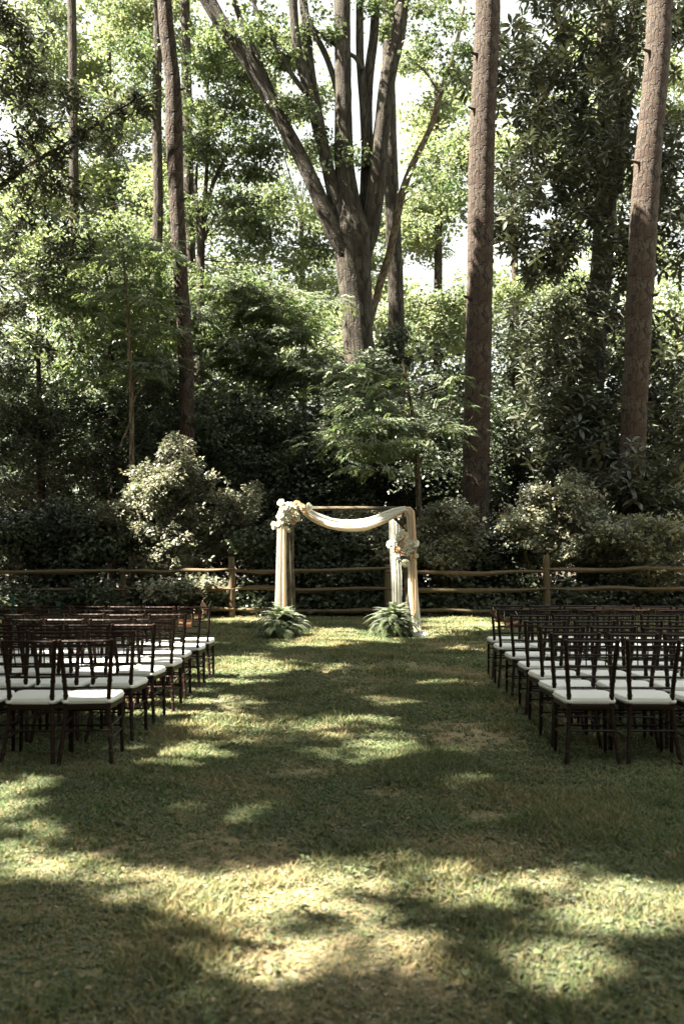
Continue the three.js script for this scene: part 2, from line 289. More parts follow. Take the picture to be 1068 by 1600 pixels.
{
  const fine = dataTex(512, 512, (u, v) => { const a = fbm(u * 40, v * 40, 21, 4, 40), b = fbm(u * 9, v * 9, 23, 3, 9), f = fbm(u * 110, v * 60, 27, 2, 10); const t = clamp(0.35 + 0.5 * a + 0.3 * (b - 0.5) + 0.3 * (f - 0.5), 0, 1); return [0.55 + 0.45 * t, 0.55 + 0.45 * t, 0.52 + 0.46 * t]; }, true);
  fine.repeat.set(1, 1);
  const W = 60, D = 38, nx = 300, nz = 300, pos = [], col = [], uv = [], idx = [];
  for (let j = 0; j <= nz; j++) for (let i = 0; i <= nx; i++) {
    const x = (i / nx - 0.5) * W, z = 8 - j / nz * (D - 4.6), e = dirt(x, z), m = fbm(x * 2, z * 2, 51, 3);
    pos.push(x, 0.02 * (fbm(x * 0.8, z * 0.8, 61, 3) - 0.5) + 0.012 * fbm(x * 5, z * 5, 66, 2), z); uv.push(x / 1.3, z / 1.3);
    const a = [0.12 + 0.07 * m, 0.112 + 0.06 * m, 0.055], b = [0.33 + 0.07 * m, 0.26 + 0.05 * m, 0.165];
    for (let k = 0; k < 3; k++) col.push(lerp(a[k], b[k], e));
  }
  for (let j = 0; j < nz; j++) for (let i = 0; i < nx; i++) { const a = j * (nx + 1) + i, b = a + nx + 1; idx.push(a, a + 1, b, b, a + 1, b + 1); }
  const g = geoOf(pos, idx, uv); g.setAttribute('color', new THREE.Float32BufferAttribute(col, 3));
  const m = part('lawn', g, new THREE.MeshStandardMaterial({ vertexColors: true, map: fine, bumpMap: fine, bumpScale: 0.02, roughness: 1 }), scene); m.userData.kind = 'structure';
  const litter = dataTex(512, 512, (u, v) => { const a = fbm(u * 30, v * 30, 31, 4, 30), b = fbm(u * 8, v * 8, 33, 3, 8); return [0.1 + 0.2 * a * b * 2, 0.08 + 0.15 * a * b * 2, 0.06 + 0.1 * a * b * 2]; }, true);
  litter.repeat.set(500, 500);
  const f = part('forest_floor', new THREE.PlaneGeometry(1200, 1200).rotateX(-Math.PI / 2).translate(0, -0.03, -100), new THREE.MeshStandardMaterial({ map: litter, roughness: 1 }), scene); f.userData.kind = 'structure';
}
// grass: tufts of bent blades
function tuft(seed, n, h, spread) {
  const r = rngOf(seed), pos = [], idx = [];
  for (let i = 0; i < n; i++) {
    const a = r() * 6.28, o = V(gauss(r) * spread, 0, gauss(r) * spread), lean = 0.25 + r() * 0.9, H = h * (0.5 + r() * 0.8), w = 0.0035 + 0.002 * r(), d = V(Math.cos(a), 0, Math.sin(a)), s = V(-Math.sin(a), 0, Math.cos(a)), b = pos.length / 3;
    for (const [t, ww] of [[0, 1], [0.5, 0.8]]) for (const k of [-1, 1]) { const q = o.clone().addScaledVector(d, lean * H * t * t).addScaledVector(s, k * w * ww); q.y = H * t * (1 - 0.25 * lean * t); pos.push(q.x, q.y, q.z); }
    const q = o.clone().addScaledVector(d, lean * H); q.y = H * (1 - 0.3 * lean); pos.push(q.x, q.y, q.z); idx.push(b, b + 1, b + 2, b + 1, b + 3, b + 2, b + 2, b + 3, b + 4);
  }
  return geoOf(pos, idx);
}
function scatter(name, geo, mat, label, category, f) {
  const mats = [], cols = []; f((x, z, y, sc, tilt, rot, c) => { _e.set(tilt[0], rot, tilt[1]); const s3 = Array.isArray(sc) ? V(...sc) : V(sc, sc, sc); _m.compose(V(x, y, z), _q.setFromEuler(_e), s3); mats.push(_m.clone()); cols.push(c); });
  const m = new THREE.InstancedMesh(geo, mat, mats.length); m.name = numbered(name); m.userData = { kind: 'stuff', label, category }; m.castShadow = m.receiveShadow = true;
  mats.forEach((q, i) => { m.setMatrixAt(i, q); m.setColorAt(i, _c.setRGB(...cols[i])); }); scene.add(m); counts[name] = mats.length;
}
{
  const bands = [[2.7, 5, 2900, 1], [5, 8, 1500, 1.1], [8, 13, 600, 1.3], [13, 19, 300, 1.6], [19, 25.2, 180, 1.9]];
  scatter('grass', tuft(71, 11, 0.052, 0.034), M.grass, 'short rough green grass covering the shaded lawn of the aisle', 'grass', (put) => {
    const r = rngOf(72);
    for (const [z0, z1, dens, sc] of bands) {
      const w = 0.36 * z1 + 1.0, n = Math.round((z1 - z0) * 2 * w * dens);
      for (let i = 0; i < n; i++) {
        const z = -(z0 + r() * (z1 - z0)), x = (r() * 2 - 1) * w; if (Math.abs(x) > 0.36 * -z + 0.5) continue;
        const e = dirt(x, z); if (r() < e * 0.82) continue;
        const c = fbm(x * 0.9, z * 0.9, 77, 3), tall = 0.65 + 0.7 * smooth(0.45, 0.8, fbm(x * 1.6 + 5, z * 1.6, 78, 3)) - 0.25 * e, dry = smooth(0.45, 0.8, fbm(x * 1.4, z * 1.4 + 8, 79, 3)) * 0.75 + 0.35 * e + (r() < 0.3 ? 1.0 : 0);
        const g = 0.7 + 0.5 * c + 0.3 * (r() - 0.5);
        put(x, z, 0.0, [sc, sc * tall, sc], [gauss(r) * 0.2, gauss(r) * 0.2], r() * 6.28, [g * (0.72 + 1.05 * dry), g * (0.95 + 0.5 * dry), g * (0.8 + 0.95 * dry)]);
      }
    }
  });
  const pos = [], idx = []; const r2 = rngOf(81);
  for (let i = 0; i < 7; i++) { const [d, s, k] = frame(i * 2.2 + r2(), 0.25 + r2() * 0.5, gauss(r2) * 0.3); leafTri(pos, idx, V(gauss(r2) * 0.02, 0.012 + 0.02 * r2(), gauss(r2) * 0.02), d, s, k, 0.032 + 0.02 * r2(), 0.026, 0.2); }
  scatter('clover', geoOf(pos, idx), M.clover, 'small round leaved clover and weeds scattered among the grass', 'clover', (put) => {
    const r = rngOf(82);
    for (let i = 0; i < 6500; i++) { const z = -(2.8 + 13 * r()), x = (r() * 2 - 1) * (0.36 * -z + 0.5); if (fbm(x * 1.1, z * 1.1, 83, 3) < 0.38 + 0.3 * r()) continue; const g = 0.8 + 0.5 * r(); put(x, z, 0.015 + 0.02 * r(), 0.3 + 0.45 * r(), [0, 0], r() * 6.28, [g, g, g * 0.9]); }
  });
  const p3 = [], i3 = []; { const [d, s, k] = frame(0, 0.1, 0.2); leafLong(p3, i3, V(-0.03, 0.008, 0), d, s, k, 0.07, 0.04, 0.15); }
  scatter('fallen_leaves', geoOf(p3, i3), M.dryLeaf, 'dry tan leaves lying scattered on the lawn', 'fallen leaves', (put) => {
    const r = rngOf(84);
    for (let i = 0; i < 1100; i++) { const z = -(2.9 + 22 * Math.pow(r(), 1.4)), x = (r() * 2 - 1) * (0.36 * -z + 0.5), g = 0.5 + 0.9 * r(); put(x, z, 0.02 + 0.025 * r(), 0.18 + 0.4 * r() * r(), [gauss(r) * 0.4, gauss(r) * 0.4], r() * 6.28, [g, g * 0.97, g * 0.92]); }
  });
}

// ---------------------------------------------------------------- split rail fence
const woodT = dataTex(256, 256, (u, v) => { const g = fbm(u * 3, v * 40, 101, 4, 1), n = fbm(u * 10, v * 90, 103, 2, 2); const t = 0.45 * g + 0.4 * n; return [0.34 + 0.32 * t, 0.29 + 0.28 * t, 0.22 + 0.22 * t]; }, true);
M.rail = new THREE.MeshStandardMaterial({ map: woodT, bumpMap: woodT, bumpScale: 0.012, roughness: 0.95, color: lin(0.6, 0.61, 0.57) });
const FZ = 24.6;
function railGeo(a, b, ra, seed) {
  const n = 5, pts = [], rad = [], r = rngOf(seed), sag = 0.02 + 0.03 * r();
  for (let i = 0; i <= n; i++) { const t = i / n; pts.push(a.clone().lerp(b, t).add(V(0, -sag * 4 * t * (1 - t) + gauss(r) * 0.03, gauss(r) * 0.03))); rad.push(ra * (i === 0 || i === n ? 0.55 : 0.8 + 0.45 * r())); }
  const g = tube(pts, rad, { radial: 6, per: 5, wob: 0.42, seed });
  const u = g.attributes.uv; for (let i = 0; i < u.count; i++) u.setXY(i, u.getY(i) * 0.7, u.getX(i) * 2.2);
  return g;
}
{
  const posts = [[-210, 872], [193, 888], [362, 870], [605, 882], [853, 867], [1105, 868]].map(([x, y], i) => { const p = at(x, y, FZ + (i % 2) * 0.03); return { x: p.x, h: p.y, z: p.z }; });
  const f = thing('rail_fence', 'weathered split rail fence along the back edge of the lawn', 'fence', V(posts[2].x, 0, -FZ));
  const b = f.position, ys = [[1.18, 0.68, 0.2], [1.17, 0.72, 0.22], [1.2, 0.74, 0.2], [1.17, 0.7, 0.22], [1.22, 0.74, 0.22]];
  posts.forEach((p, i) => {
    const w = i === 1 ? 0.065 : 0.09, g = tube([V(p.x, -0.05, p.z), V(p.x + 0.01, p.h * 0.5, p.z), V(p.x - 0.01, p.h, p.z)].map((q) => q.sub(b)), [w, w * 0.97, w * 0.88], { radial: 7, per: 4, wob: 0.06, seed: 200 + i });
    const u = g.attributes.uv; for (let k = 0; k < u.count; k++) u.setXY(k, u.getY(k) * 0.7, u.getX(k) * 2.2);
    part('post', g, M.rail, f);
    if (i) for (let k = 0; k < 3; k++) { const q = posts[i - 1]; part('rail', railGeo(V(q.x - 0.06, ys[i - 1][k] + 0.03 * (k - 1) * (i % 2), q.z + 0.05).sub(b), V(p.x + 0.06, ys[i - 1][k] + 0.02, p.z + 0.05).sub(b), 0.054, 220 + i * 3 + k), M.rail, f); }
  });
}

// ---------------------------------------------------------------- trees whose trunks show in the photograph
function treeOf(name, label, cat, stems, dist, mat, group) {
  const b0 = at(stems[0][stems[0].length - 1][0], stems[0][stems[0].length - 1][1], dist), base = V(b0.x, 0, -dist);
  const t = thing(name, label, cat, base, group);
  t.userData.roots = undefined; const roots = [];
  stems.forEach((st, i) => {
    const list = st.slice(); const g = trunkGeo(list, dist + (st.back ?? 0), base, { seed: Math.round(stems[0][0][0]) + i * 3, radial: i ? 9 : 16 });
    part(i ? 'limb' : 'trunk', g, mat, t); roots.push(...samplePts(list, dist + (st.back ?? 0)));
  });
  delete t.userData.roots; return { t, roots };
}
const down = (list, dist) => { const l = list.slice(), last = l[l.length - 1], y = 869 + FPX * EYE / dist + 3; if (last[1] < y) l.push([last[0], y, last[2] * 1.18]); return l; };
const upTo = (list, y, w) => { const a = list[0], b = list[1], k = (y - a[1]) / (a[1] - b[1]); return [[a[0] + (a[0] - b[0]) * k * 0.6, y, w], ...list]; };

// pines: crowns stand above the top of the photograph
const pines = [
  ['tall slim pine with bare straight trunk behind the left flowering bush', [[256, -20, 23], [262, 60, 24], [270, 130, 25], [272, 200, 28], [275, 290, 24], [282, 430, 23], [290, 560, 24], [292, 720, 26], [292, 860, 29]], 29],
  ['thick straight pine trunk right of the wedding arch', [[762, -20, 40], [758, 100, 40], [752, 250, 41], [749, 430, 41], [746, 600, 42], [743, 760, 43], [742, 860, 46]], 28.5],
  ['leaning thick pine trunk at the right edge before the magnolia', [[1032, -20, 41], [1024, 110, 40], [1011, 260, 42], [1001, 420, 42], [994, 560, 40], [987, 720, 40], [983, 860, 42]], 28],
];
for (const [label, st, dist] of pines) {
  const full = down(upTo(upTo(st, -420, st[0][2] * 0.85), -900, st[0][2] * 0.55), dist);
  const { t, roots } = treeOf('pine_tree', label, 'pine tree', [full], dist, M.pineBark);
  const top = at(full[0][0], -800, dist), hubs = crown(t, 'crown', S.needle, M.needle, [{ c: top, r: V(2.6, 3.2, 2.6), n: 26 }], { seed: dist * 10 | 0, per: 26, cr: 0.6, flat: 0.4, size: 1.5 });
  limbs(t, roots.filter((q) => q.y > 20), hubs, M.pineBark, { most: 16, seed: 3 });
  const r = rngOf(dist * 7 | 0);                                                        // broken branch stubs and knots
  for (let i = 0; i < 9; i++) { const k = st[Math.floor(r() * (st.length - 1))], k2 = st[st.indexOf(k) + 1], u = r(), sd = r() < 0.5 ? -1 : 1, p = at(lerp(k[0], k2[0], u), lerp(k[1], k2[1], u), dist).sub(t.position), rr = k[2] / 2 / scaleAt(dist); part('branch_stub', tube([p.clone().add(V(sd * rr * 0.6, 0, rr * 0.5)), p.clone().add(V(sd * rr * 1.05, 0.03, rr * 0.65)), p.clone().add(V(sd * (rr * 1.15 + 0.15 * r()), 0.08, rr * 0.7))], [0.07, 0.045, 0.02], { radial: 6, per: 2, seed: i + 1, wob: 0.2 }), M.pineBark, t); }
}
// the many-stemmed tree in the middle
{
  const D = 36;
  const st = [
    down([[533, -60, 26], [535, 60, 26], [536, 160, 27], [538, 260, 31], [545, 325, 42], [549, 362, 62], [552, 415, 57], [556, 472, 49], [560, 540, 49], [566, 600, 54]], D),
    [[296, -40, 14], [340, 35, 15], [385, 98, 17], [420, 155, 21], [455, 218, 23], [488, 285, 24], [510, 338, 27], [526, 372, 28], [540, 400, 20]],
    [[312, -40, 11], [350, 32, 12], [388, 88, 13], [428, 165, 14], [455, 215, 14]],
    [[360, -30, 8], [372, 20, 9], [395, 75, 11], [424, 145, 13], [438, 185, 12]],
    [[455, -40, 14], [462, 60, 15], [474, 115, 16], [487, 165, 18], [508, 245, 20], [524, 320, 23], [538, 375, 22]],
    [[470, -40, 14], [480, 70, 15], [489, 140, 16], [502, 210, 17], [516, 290, 18], [528, 330, 16]],
    [[388, -30, 5], [402, 20, 6], [430, 70, 7], [455, 115, 8], [480, 148, 9]],
    [[462, -30, 6], [488, 45, 9], [508, 85, 10], [522, 125, 10], [534, 180, 10]],
    [[632, -40, 22], [620, 60, 24], [606, 118, 25], [596, 200, 26], [585, 310, 29], [576, 365, 30], [566, 410, 24]],
    [[588, -40, 14], [584, 50, 15], [574, 135, 17], [573, 230, 19], [571, 310, 22], [566, 370, 20]],
    [[562, -40, 12], [562, 90, 13], [568, 170, 14], [572, 260, 15]],
    [[485, 40, 4], [510, 60, 5], [535, 78, 5], [555, 90, 7], [565, 110, 8]],
  ];
  st.forEach((s, i) => { s.back = [0, -0.35, -0.5, 0.1, -0.2, 0.4, -0.5, 0.2, 0.05, 0.5, 0.2, 0][i]; });
  const { t, roots } = treeOf('broadleaf_tree', 'huge many stemmed grey tree fanning out behind the arch', 'tree', st, D, M.greyBark);
  const hubs = crown(t, 'crown', S.broad, M.leaf, [
    oval(350, 60, 80, 60, 37, 2, { n: 9 }), oval(460, 40, 70, 60, 35.5, 1.5, { n: 9 }), oval(620, 30, 60, 45, 36, 1.5, { n: 5 }), oval(500, 200, 60, 70, 35.4, 0.8, { n: 4 }),
    oval(540, -300, 330, 220, 36, 6, { n: 26, per: 40, cr: 1.1 }),
  ], { seed: 301, per: 34, cr: 0.5, size: 1.05 });
  limbs(t, roots, hubs, M.greyBark, { most: 40, r0: 0.035, seed: 5, name: 'twig' });
  // ivy round the base
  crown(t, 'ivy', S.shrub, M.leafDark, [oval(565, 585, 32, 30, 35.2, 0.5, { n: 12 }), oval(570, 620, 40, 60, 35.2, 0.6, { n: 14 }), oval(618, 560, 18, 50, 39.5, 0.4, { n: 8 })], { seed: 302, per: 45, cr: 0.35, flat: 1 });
}
// slim pale leaning trunk
{
  const D = 36.9, st = [down([[724, 10, 5], [714, 62, 6], [690, 140, 8], [672, 200, 9], [650, 245, 10], [631, 292, 12], [618, 350, 12], [608, 395, 12], [592, 448, 13], [580, 490, 14], [568, 560, 15]], D), [[690, 268, 3], [672, 276, 5], [655, 283, 7], [632, 300, 9]], [[640, 90, 2], [662, 110, 3], [675, 128, 4], [688, 148, 5]]];
  const { t, roots } = treeOf('slender_tree', 'slender pale trunk leaning right beside the many stemmed tree', 'tree', st, D, M.paleBark);
  const hubs = crown(t, 'crown', S.broad, M.leaf, [oval(700, 60, 55, 70, 34.5, 1.3, { n: 9 }), oval(680, 260, 36, 50, 34.5, 0.8, { n: 4 })], { seed: 311, per: 30, cr: 0.5 });
  limbs(t, roots, hubs, M.paleBark, { most: 12, r0: 0.02, seed: 7, name: 'twig' });
}
// straight trunk right behind the many-stemmed tree, and the dark trunks on the left
const others = [
  ['straight grey trunk close behind the many stemmed tree', 41, M.greyBark, [[606, -30, 18], [608, 190, 22], [613, 330, 24], [618, 470, 25], [620, 580, 27], [621, 700, 28]], [oval(640, -60, 80, 70, 41, 2.5, { n: 12 })]],
  ['dark straight trunk at far left among pale leaves', 38, M.darkBark, [[112, -30, 14], [114, 120, 14], [116, 300, 15], [116, 450, 16], [110, 600, 18], [108, 740, 19]], [oval(120, -90, 120, 80, 38, 3, { n: 14 })]],
  ['dark trunk just left of the slim bare pine', 36, M.darkBark, [[247, -30, 13], [246, 80, 14], [245, 180, 15], [247, 330, 16], [242, 450, 18], [235, 580, 20], [232, 760, 22]], [oval(215, 130, 60, 60, 36.5, 1.5, { n: 7 }), oval(240, -90, 90, 70, 36, 3, { n: 10 })]],
  ['dark trunk just right of the slim bare pine', 40, M.darkBark, [[289, -30, 14], [291, 100, 16], [294, 250, 17], [297, 400, 18], [298, 560, 19], [300, 740, 20]], [oval(300, -80, 70, 60, 40, 2.5, { n: 8 })]],
];
others.forEach(([label, dist, mat, st, ov], i) => {
  const { t, roots } = treeOf('forest_tree', label, 'tree', [down(st, dist)], dist, mat);
  const hubs = crown(t, 'crown', S.broad, M.leaf, ov, { seed: 320 + i, per: 40, cr: 0.7 });
  limbs(t, roots, hubs, mat, { most: 12, r0: 0.03, seed: 9 + i });
});
// young maple with forked dark limbs in the middle left
{
  const D = 38, st = [down([[322, 300, 8], [315, 340, 11], [314, 385, 13], [313, 430, 14], [312, 560, 16]], D), [[308, 255, 4], [306, 300, 6], [310, 345, 8], [313, 380, 9]], [[372, 215, 3], [350, 250, 5], [332, 290, 7], [322, 330, 8], [316, 365, 8]], [[350, 300, 3], [343, 320, 5], [330, 350, 6], [318, 375, 6]], [[325, 100, 3], [324, 180, 5], [323, 260, 6], [320, 320, 7]]];
  const { t, roots } = treeOf('young_maple', 'young maple with forked dark limbs between slim pine and arch', 'tree', st, D, M.darkBark);
  const hubs = crown(t, 'crown', S.broad, M.leaf, [oval(345, 130, 60, 60, 38, 2, { n: 14 }), oval(365, 230, 62, 45, 38, 2, { n: 16 }), oval(330, 330, 50, 40, 38.5, 2, { n: 5 }), oval(395, 350, 60, 40, 38, 2, { n: 9 }), oval(440, 380, 60, 35, 38, 1.5, { n: 8 })], { seed: 331, per: 52, cr: 0.75, flat: 0.4 });
  limbs(t, roots, hubs, M.darkBark, { most: 26, r0: 0.03, seed: 15 });
}
// magnolias: long dark glossy leaves
{
  const D = 33, st = [down([[945, -40, 30], [948, 90, 32], [950, 220, 34], [945, 330, 34], [936, 460, 36], [926, 560, 38], [922, 700, 40]], D), [[988, -40, 18], [985, 60, 20], [975, 180, 20], [962, 300, 20]], [[870, 60, 8], [895, 130, 10], [925, 210, 12], [945, 270, 14]]];
  const { t, roots } = treeOf('magnolia_tree', 'large dark magnolia filling the right side behind the leaning pine', 'magnolia tree', st, D, M.darkBark);
  const B = (x, y, a, b, d, n, o) => oval(x, y, a, b, d, 1.6, { n, ...o });
  const hubs = crown(t, 'crown', S.rosette, M.magnolia, [
    B(880, 40, 95, 60, 31.5, 26), B(1010, 60, 70, 80, 32, 20), B(800, 120, 55, 60, 31, 12), B(900, 160, 80, 60, 31, 22), B(870, 260, 85, 60, 30.8, 26), B(960, 280, 80, 80, 31.6, 20), B(1050, 250, 50, 80, 31.5, 14), B(850, 350, 75, 50, 31, 18), B(920, 400, 80, 60, 31, 20),
    B(1055, 360, 40, 60, 31, 10), B(860, 520, 75, 50, 30.6, 20), B(940, 540, 80, 60, 30.8, 20), B(870, 620, 70, 50, 30.4, 18), B(950, 650, 90, 60, 30.4, 24), B(1050, 560, 50, 60, 30.5, 14), B(1055, 680, 50, 60, 30, 14), B(900, 720, 90, 40, 30, 18), B(1020, 750, 70, 40, 29.8, 14), oval(988, 765, 46, 38, 27.1, 0.4, { n: 12 }),
  ], { seed: 341, per: 12, cr: 0.6, flat: 0.75, tilt: 0.55, size: 1.4 });
  limbs(t, roots, hubs, M.darkBark, { most: 60, r0: 0.03, seed: 17 });
}
{
  const D = 30, st = [down([[-52, -40, 16], [-50, 200, 18], [-48, 450, 20], [-46, 700, 22]], D), [[250, 140, 2], [190, 168, 4], [120, 215, 6], [50, 255, 8], [-48, 330, 10]]];
  const { t, roots } = treeOf('magnolia_tree', 'magnolia with drooping leaf clusters reaching in from the left edge', 'magnolia tree', st, D, M.darkBark);
  const B = (x, y, a, b, d, n, o) => oval(x, y, a, b, d + 3.4, 0.7, { n, ...o });
  const hubs = crown(t, 'crown', S.rosetteSmall, M.magnolia, [B(20, 40, 60, 60, 26, 13), B(30, 150, 60, 50, 26, 12), B(-10, 240, 50, 50, 26, 10), B(50, 230, 60, 40, 26, 8), B(120, 150, 30, 12, 26.5, 3), B(200, 155, 55, 14, 27, 7, { per: 12, cr: 0.3 }), B(140, 200, 60, 22, 26.6, 7), B(70, 290, 80, 40, 26.4, 10), B(60, 400, 80, 60, 26.6, 14), B(30, 520, 70, 50, 26.4, 10)], { seed: 351, per: 17, cr: 0.5, flat: 0.75, tilt: 0.5, size: 1.35 });
  limbs(t, roots, hubs, M.darkBark, { most: 40, r0: 0.018, seed: 19 });
}
// small layered dogwood behind the arch
{
  const D = 27, st = [down([[628, 560, 3], [640, 620, 5], [649, 690, 8], [652, 750, 9], [655, 830, 10]], D), [[520, 690, 2], [570, 700, 3], [620, 705, 4], [649, 720, 6]], [[740, 680, 2], [700, 668, 3], [665, 690, 4], [650, 710, 5]]];
  const { t, roots } = treeOf('dogwood_tree', 'small dogwood with flat layered sprays behind the arch', 'dogwood tree', st, D, M.twigBark);
  const B = (x, y, a, b, n, o) => oval(x, y, a, b, 26.6, 1.5, { n, ...o });
  const hubs = crown(t, 'crown', S.spray, M.leaf, [B(620, 588, 95, 12, 13), B(580, 612, 70, 9, 10), B(690, 615, 45, 10, 6), B(610, 640, 90, 10, 12), B(540, 668, 60, 9, 9), B(640, 668, 75, 10, 10), B(545, 700, 55, 8, 7), B(620, 700, 60, 8, 7), B(715, 645, 25, 8, 2), B(590, 730, 50, 8, 3)], { seed: 361, per: 20, cr: 0.6, flat: 0.11, level: true, size: 0.95 });
  limbs(t, roots, hubs, M.twigBark, { most: 46, r0: 0.014, seed: 21 });
}
// sapling at left with pale stem and the leafy understorey tree it stands before
{
  const D = 28, st = [down([[192, 395, 3], [197, 450, 5], [201, 520, 6], [205, 600, 7], [206, 700, 8]], D), [[240, 580, 2], [222, 585, 3], [206, 600, 4]], [[226, 600, 2], [214, 615, 3], [206, 632, 4]], [[186, 700, 2], [195, 680, 3], [204, 660, 4]]];
  const { t, roots } = treeOf('sapling', 'thin crooked sapling with pale bark in the left undergrowth', 'sapling', st, D, M.paleBark);
  const hubs = crown(t, 'crown', S.spray, M.leaf, [oval(200, 420, 70, 50, 28.5, 1.2, { n: 12 }), oval(215, 500, 60, 40, 28.5, 1.2, { n: 8 }), oval(230, 575, 40, 14, 28, 0.6, { n: 3 })], { seed: 371, per: 34, cr: 0.5, flat: 0.3, level: true });
  limbs(t, roots, hubs, M.paleBark, { most: 16, r0: 0.012, seed: 23 });
}
const mids = [
  ['leafy sunlit tree at left between dark trunk and slim pine', 32, [[170, 380, 5], [172, 500, 9], [175, 700, 12]], [[180, 430, 90, 70, 22], [110, 500, 80, 60, 16], [230, 510, 60, 60, 12], [160, 590, 100, 50, 18]], S.broad, M.leaf, 42],
  ['layered leafy tree left of the many stemmed trunk', 33, [[420, 430, 5], [424, 560, 8], [426, 720, 10]], [[380, 455, 80, 26, 16], [450, 490, 70, 30, 18], [350, 520, 70, 30, 14], [440, 550, 80, 32, 20], [370, 600, 80, 40, 18], [480, 590, 60, 34, 12]], S.spray, M.leaf, 46],
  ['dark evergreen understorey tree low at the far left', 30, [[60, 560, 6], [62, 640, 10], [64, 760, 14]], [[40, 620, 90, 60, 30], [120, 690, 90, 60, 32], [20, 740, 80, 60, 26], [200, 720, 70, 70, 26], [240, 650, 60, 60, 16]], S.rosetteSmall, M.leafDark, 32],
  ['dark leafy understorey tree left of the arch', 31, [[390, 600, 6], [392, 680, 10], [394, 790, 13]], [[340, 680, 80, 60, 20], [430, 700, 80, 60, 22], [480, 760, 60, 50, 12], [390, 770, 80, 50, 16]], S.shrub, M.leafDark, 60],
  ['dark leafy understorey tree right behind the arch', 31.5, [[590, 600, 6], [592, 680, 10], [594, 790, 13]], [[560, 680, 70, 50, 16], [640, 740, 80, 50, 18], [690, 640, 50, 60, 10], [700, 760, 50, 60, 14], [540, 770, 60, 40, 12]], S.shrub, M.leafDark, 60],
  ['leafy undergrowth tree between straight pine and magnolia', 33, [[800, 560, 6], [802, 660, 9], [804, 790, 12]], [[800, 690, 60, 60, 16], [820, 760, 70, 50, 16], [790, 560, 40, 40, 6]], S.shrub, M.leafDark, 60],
];
mids.forEach(([label, dist, st, ov, geo, mat, per], i) => {
  const { t, roots } = treeOf('understorey_tree', label, 'tree', [down(st, dist)], dist, M.darkBark);
  const spray = geo === S.spray, hubs = crown(t, 'crown', geo, mat, ov.map(([x, y, a, b, n]) => oval(x, y, a, b, dist, 1.6, { n })), { seed: 380 + i, per, cr: 0.62, flat: spray ? 0.22 : 0.5, level: spray });
  limbs(t, roots, hubs, M.darkBark, { most: 24, r0: 0.02, seed: 25 + i });
});

// ---------------------------------------------------------------- shrubs behind and through the fence
const shrubs = [
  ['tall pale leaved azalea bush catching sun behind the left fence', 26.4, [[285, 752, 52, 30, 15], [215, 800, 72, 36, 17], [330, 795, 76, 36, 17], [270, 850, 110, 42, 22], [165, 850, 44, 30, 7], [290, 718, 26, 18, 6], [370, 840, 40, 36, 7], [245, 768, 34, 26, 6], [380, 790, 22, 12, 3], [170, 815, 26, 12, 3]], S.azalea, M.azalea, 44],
  ['small leafy shrub growing through the fence by the left rails', 25.0, [[300, 915, 44, 22, 7], [245, 925, 26, 14, 3], [345, 925, 16, 22, 4]], S.azalea, M.azalea, 44],
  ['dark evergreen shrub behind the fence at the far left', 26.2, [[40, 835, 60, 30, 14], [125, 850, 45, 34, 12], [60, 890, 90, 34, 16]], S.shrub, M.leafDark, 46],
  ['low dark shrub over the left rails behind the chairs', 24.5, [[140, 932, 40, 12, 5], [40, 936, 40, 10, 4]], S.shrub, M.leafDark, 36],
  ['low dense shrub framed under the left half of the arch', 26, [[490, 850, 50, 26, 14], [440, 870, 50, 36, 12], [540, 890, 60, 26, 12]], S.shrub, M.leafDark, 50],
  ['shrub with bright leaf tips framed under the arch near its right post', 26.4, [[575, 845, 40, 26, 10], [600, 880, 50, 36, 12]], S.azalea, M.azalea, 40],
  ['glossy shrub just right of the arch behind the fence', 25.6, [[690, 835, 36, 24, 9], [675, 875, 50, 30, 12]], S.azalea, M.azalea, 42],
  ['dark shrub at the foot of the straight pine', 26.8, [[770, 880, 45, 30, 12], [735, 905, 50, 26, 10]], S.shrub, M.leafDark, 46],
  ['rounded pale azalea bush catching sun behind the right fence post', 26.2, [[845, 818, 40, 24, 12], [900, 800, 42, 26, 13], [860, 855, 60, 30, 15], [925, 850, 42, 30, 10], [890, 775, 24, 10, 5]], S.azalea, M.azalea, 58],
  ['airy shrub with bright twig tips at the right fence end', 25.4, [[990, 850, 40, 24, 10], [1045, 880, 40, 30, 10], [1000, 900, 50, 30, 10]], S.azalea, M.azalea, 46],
  ['dark shrub behind the fence at the right edge', 27, [[1045, 825, 40, 35, 10], [960, 885, 50, 30, 9]], S.shrub, M.leafDark, 46],
];
shrubs.forEach(([label, dist, ov, geo, mat, per], i) => {
  const rs = rngOf(700 + i), n0 = ov.length; for (let k = 0; k < (dist < 25.3 ? 0 : 9); k++) { const q = ov[Math.floor(rs() * n0)], a = -Math.PI * (0.05 + 0.9 * rs()); ov.push([q[0] + Math.cos(a) * q[2] * 1.25, q[1] + Math.sin(a) * q[3] * (1.2 + 0.4 * rs()), 9, 13, 1.6]); }   // stray shoots
  const b = at(ov[0][0], 900, dist), t = thing('shrub', label, 'shrub', V(b.x, 0, -dist));
  const hubs = crown(t, 'foliage', geo, mat, ov.map(([x, y, a, bb, n]) => oval(x, y, a, bb, dist, 0.75, { n })), { seed: 420 + i, per: per * 0.66, cr: 0.27, tint: 0.6, flat: 0.6, shell: 0.6 });
  limbs(t, [V(b.x - 0.15, 0, -dist), V(b.x + 0.2, 0.02, -dist - 0.1), V(b.x, 0.3, -dist + 0.05)], hubs, M.twigBark, { most: 16, r0: 0.014, seed: 40 + i, name: 'stem' });
});

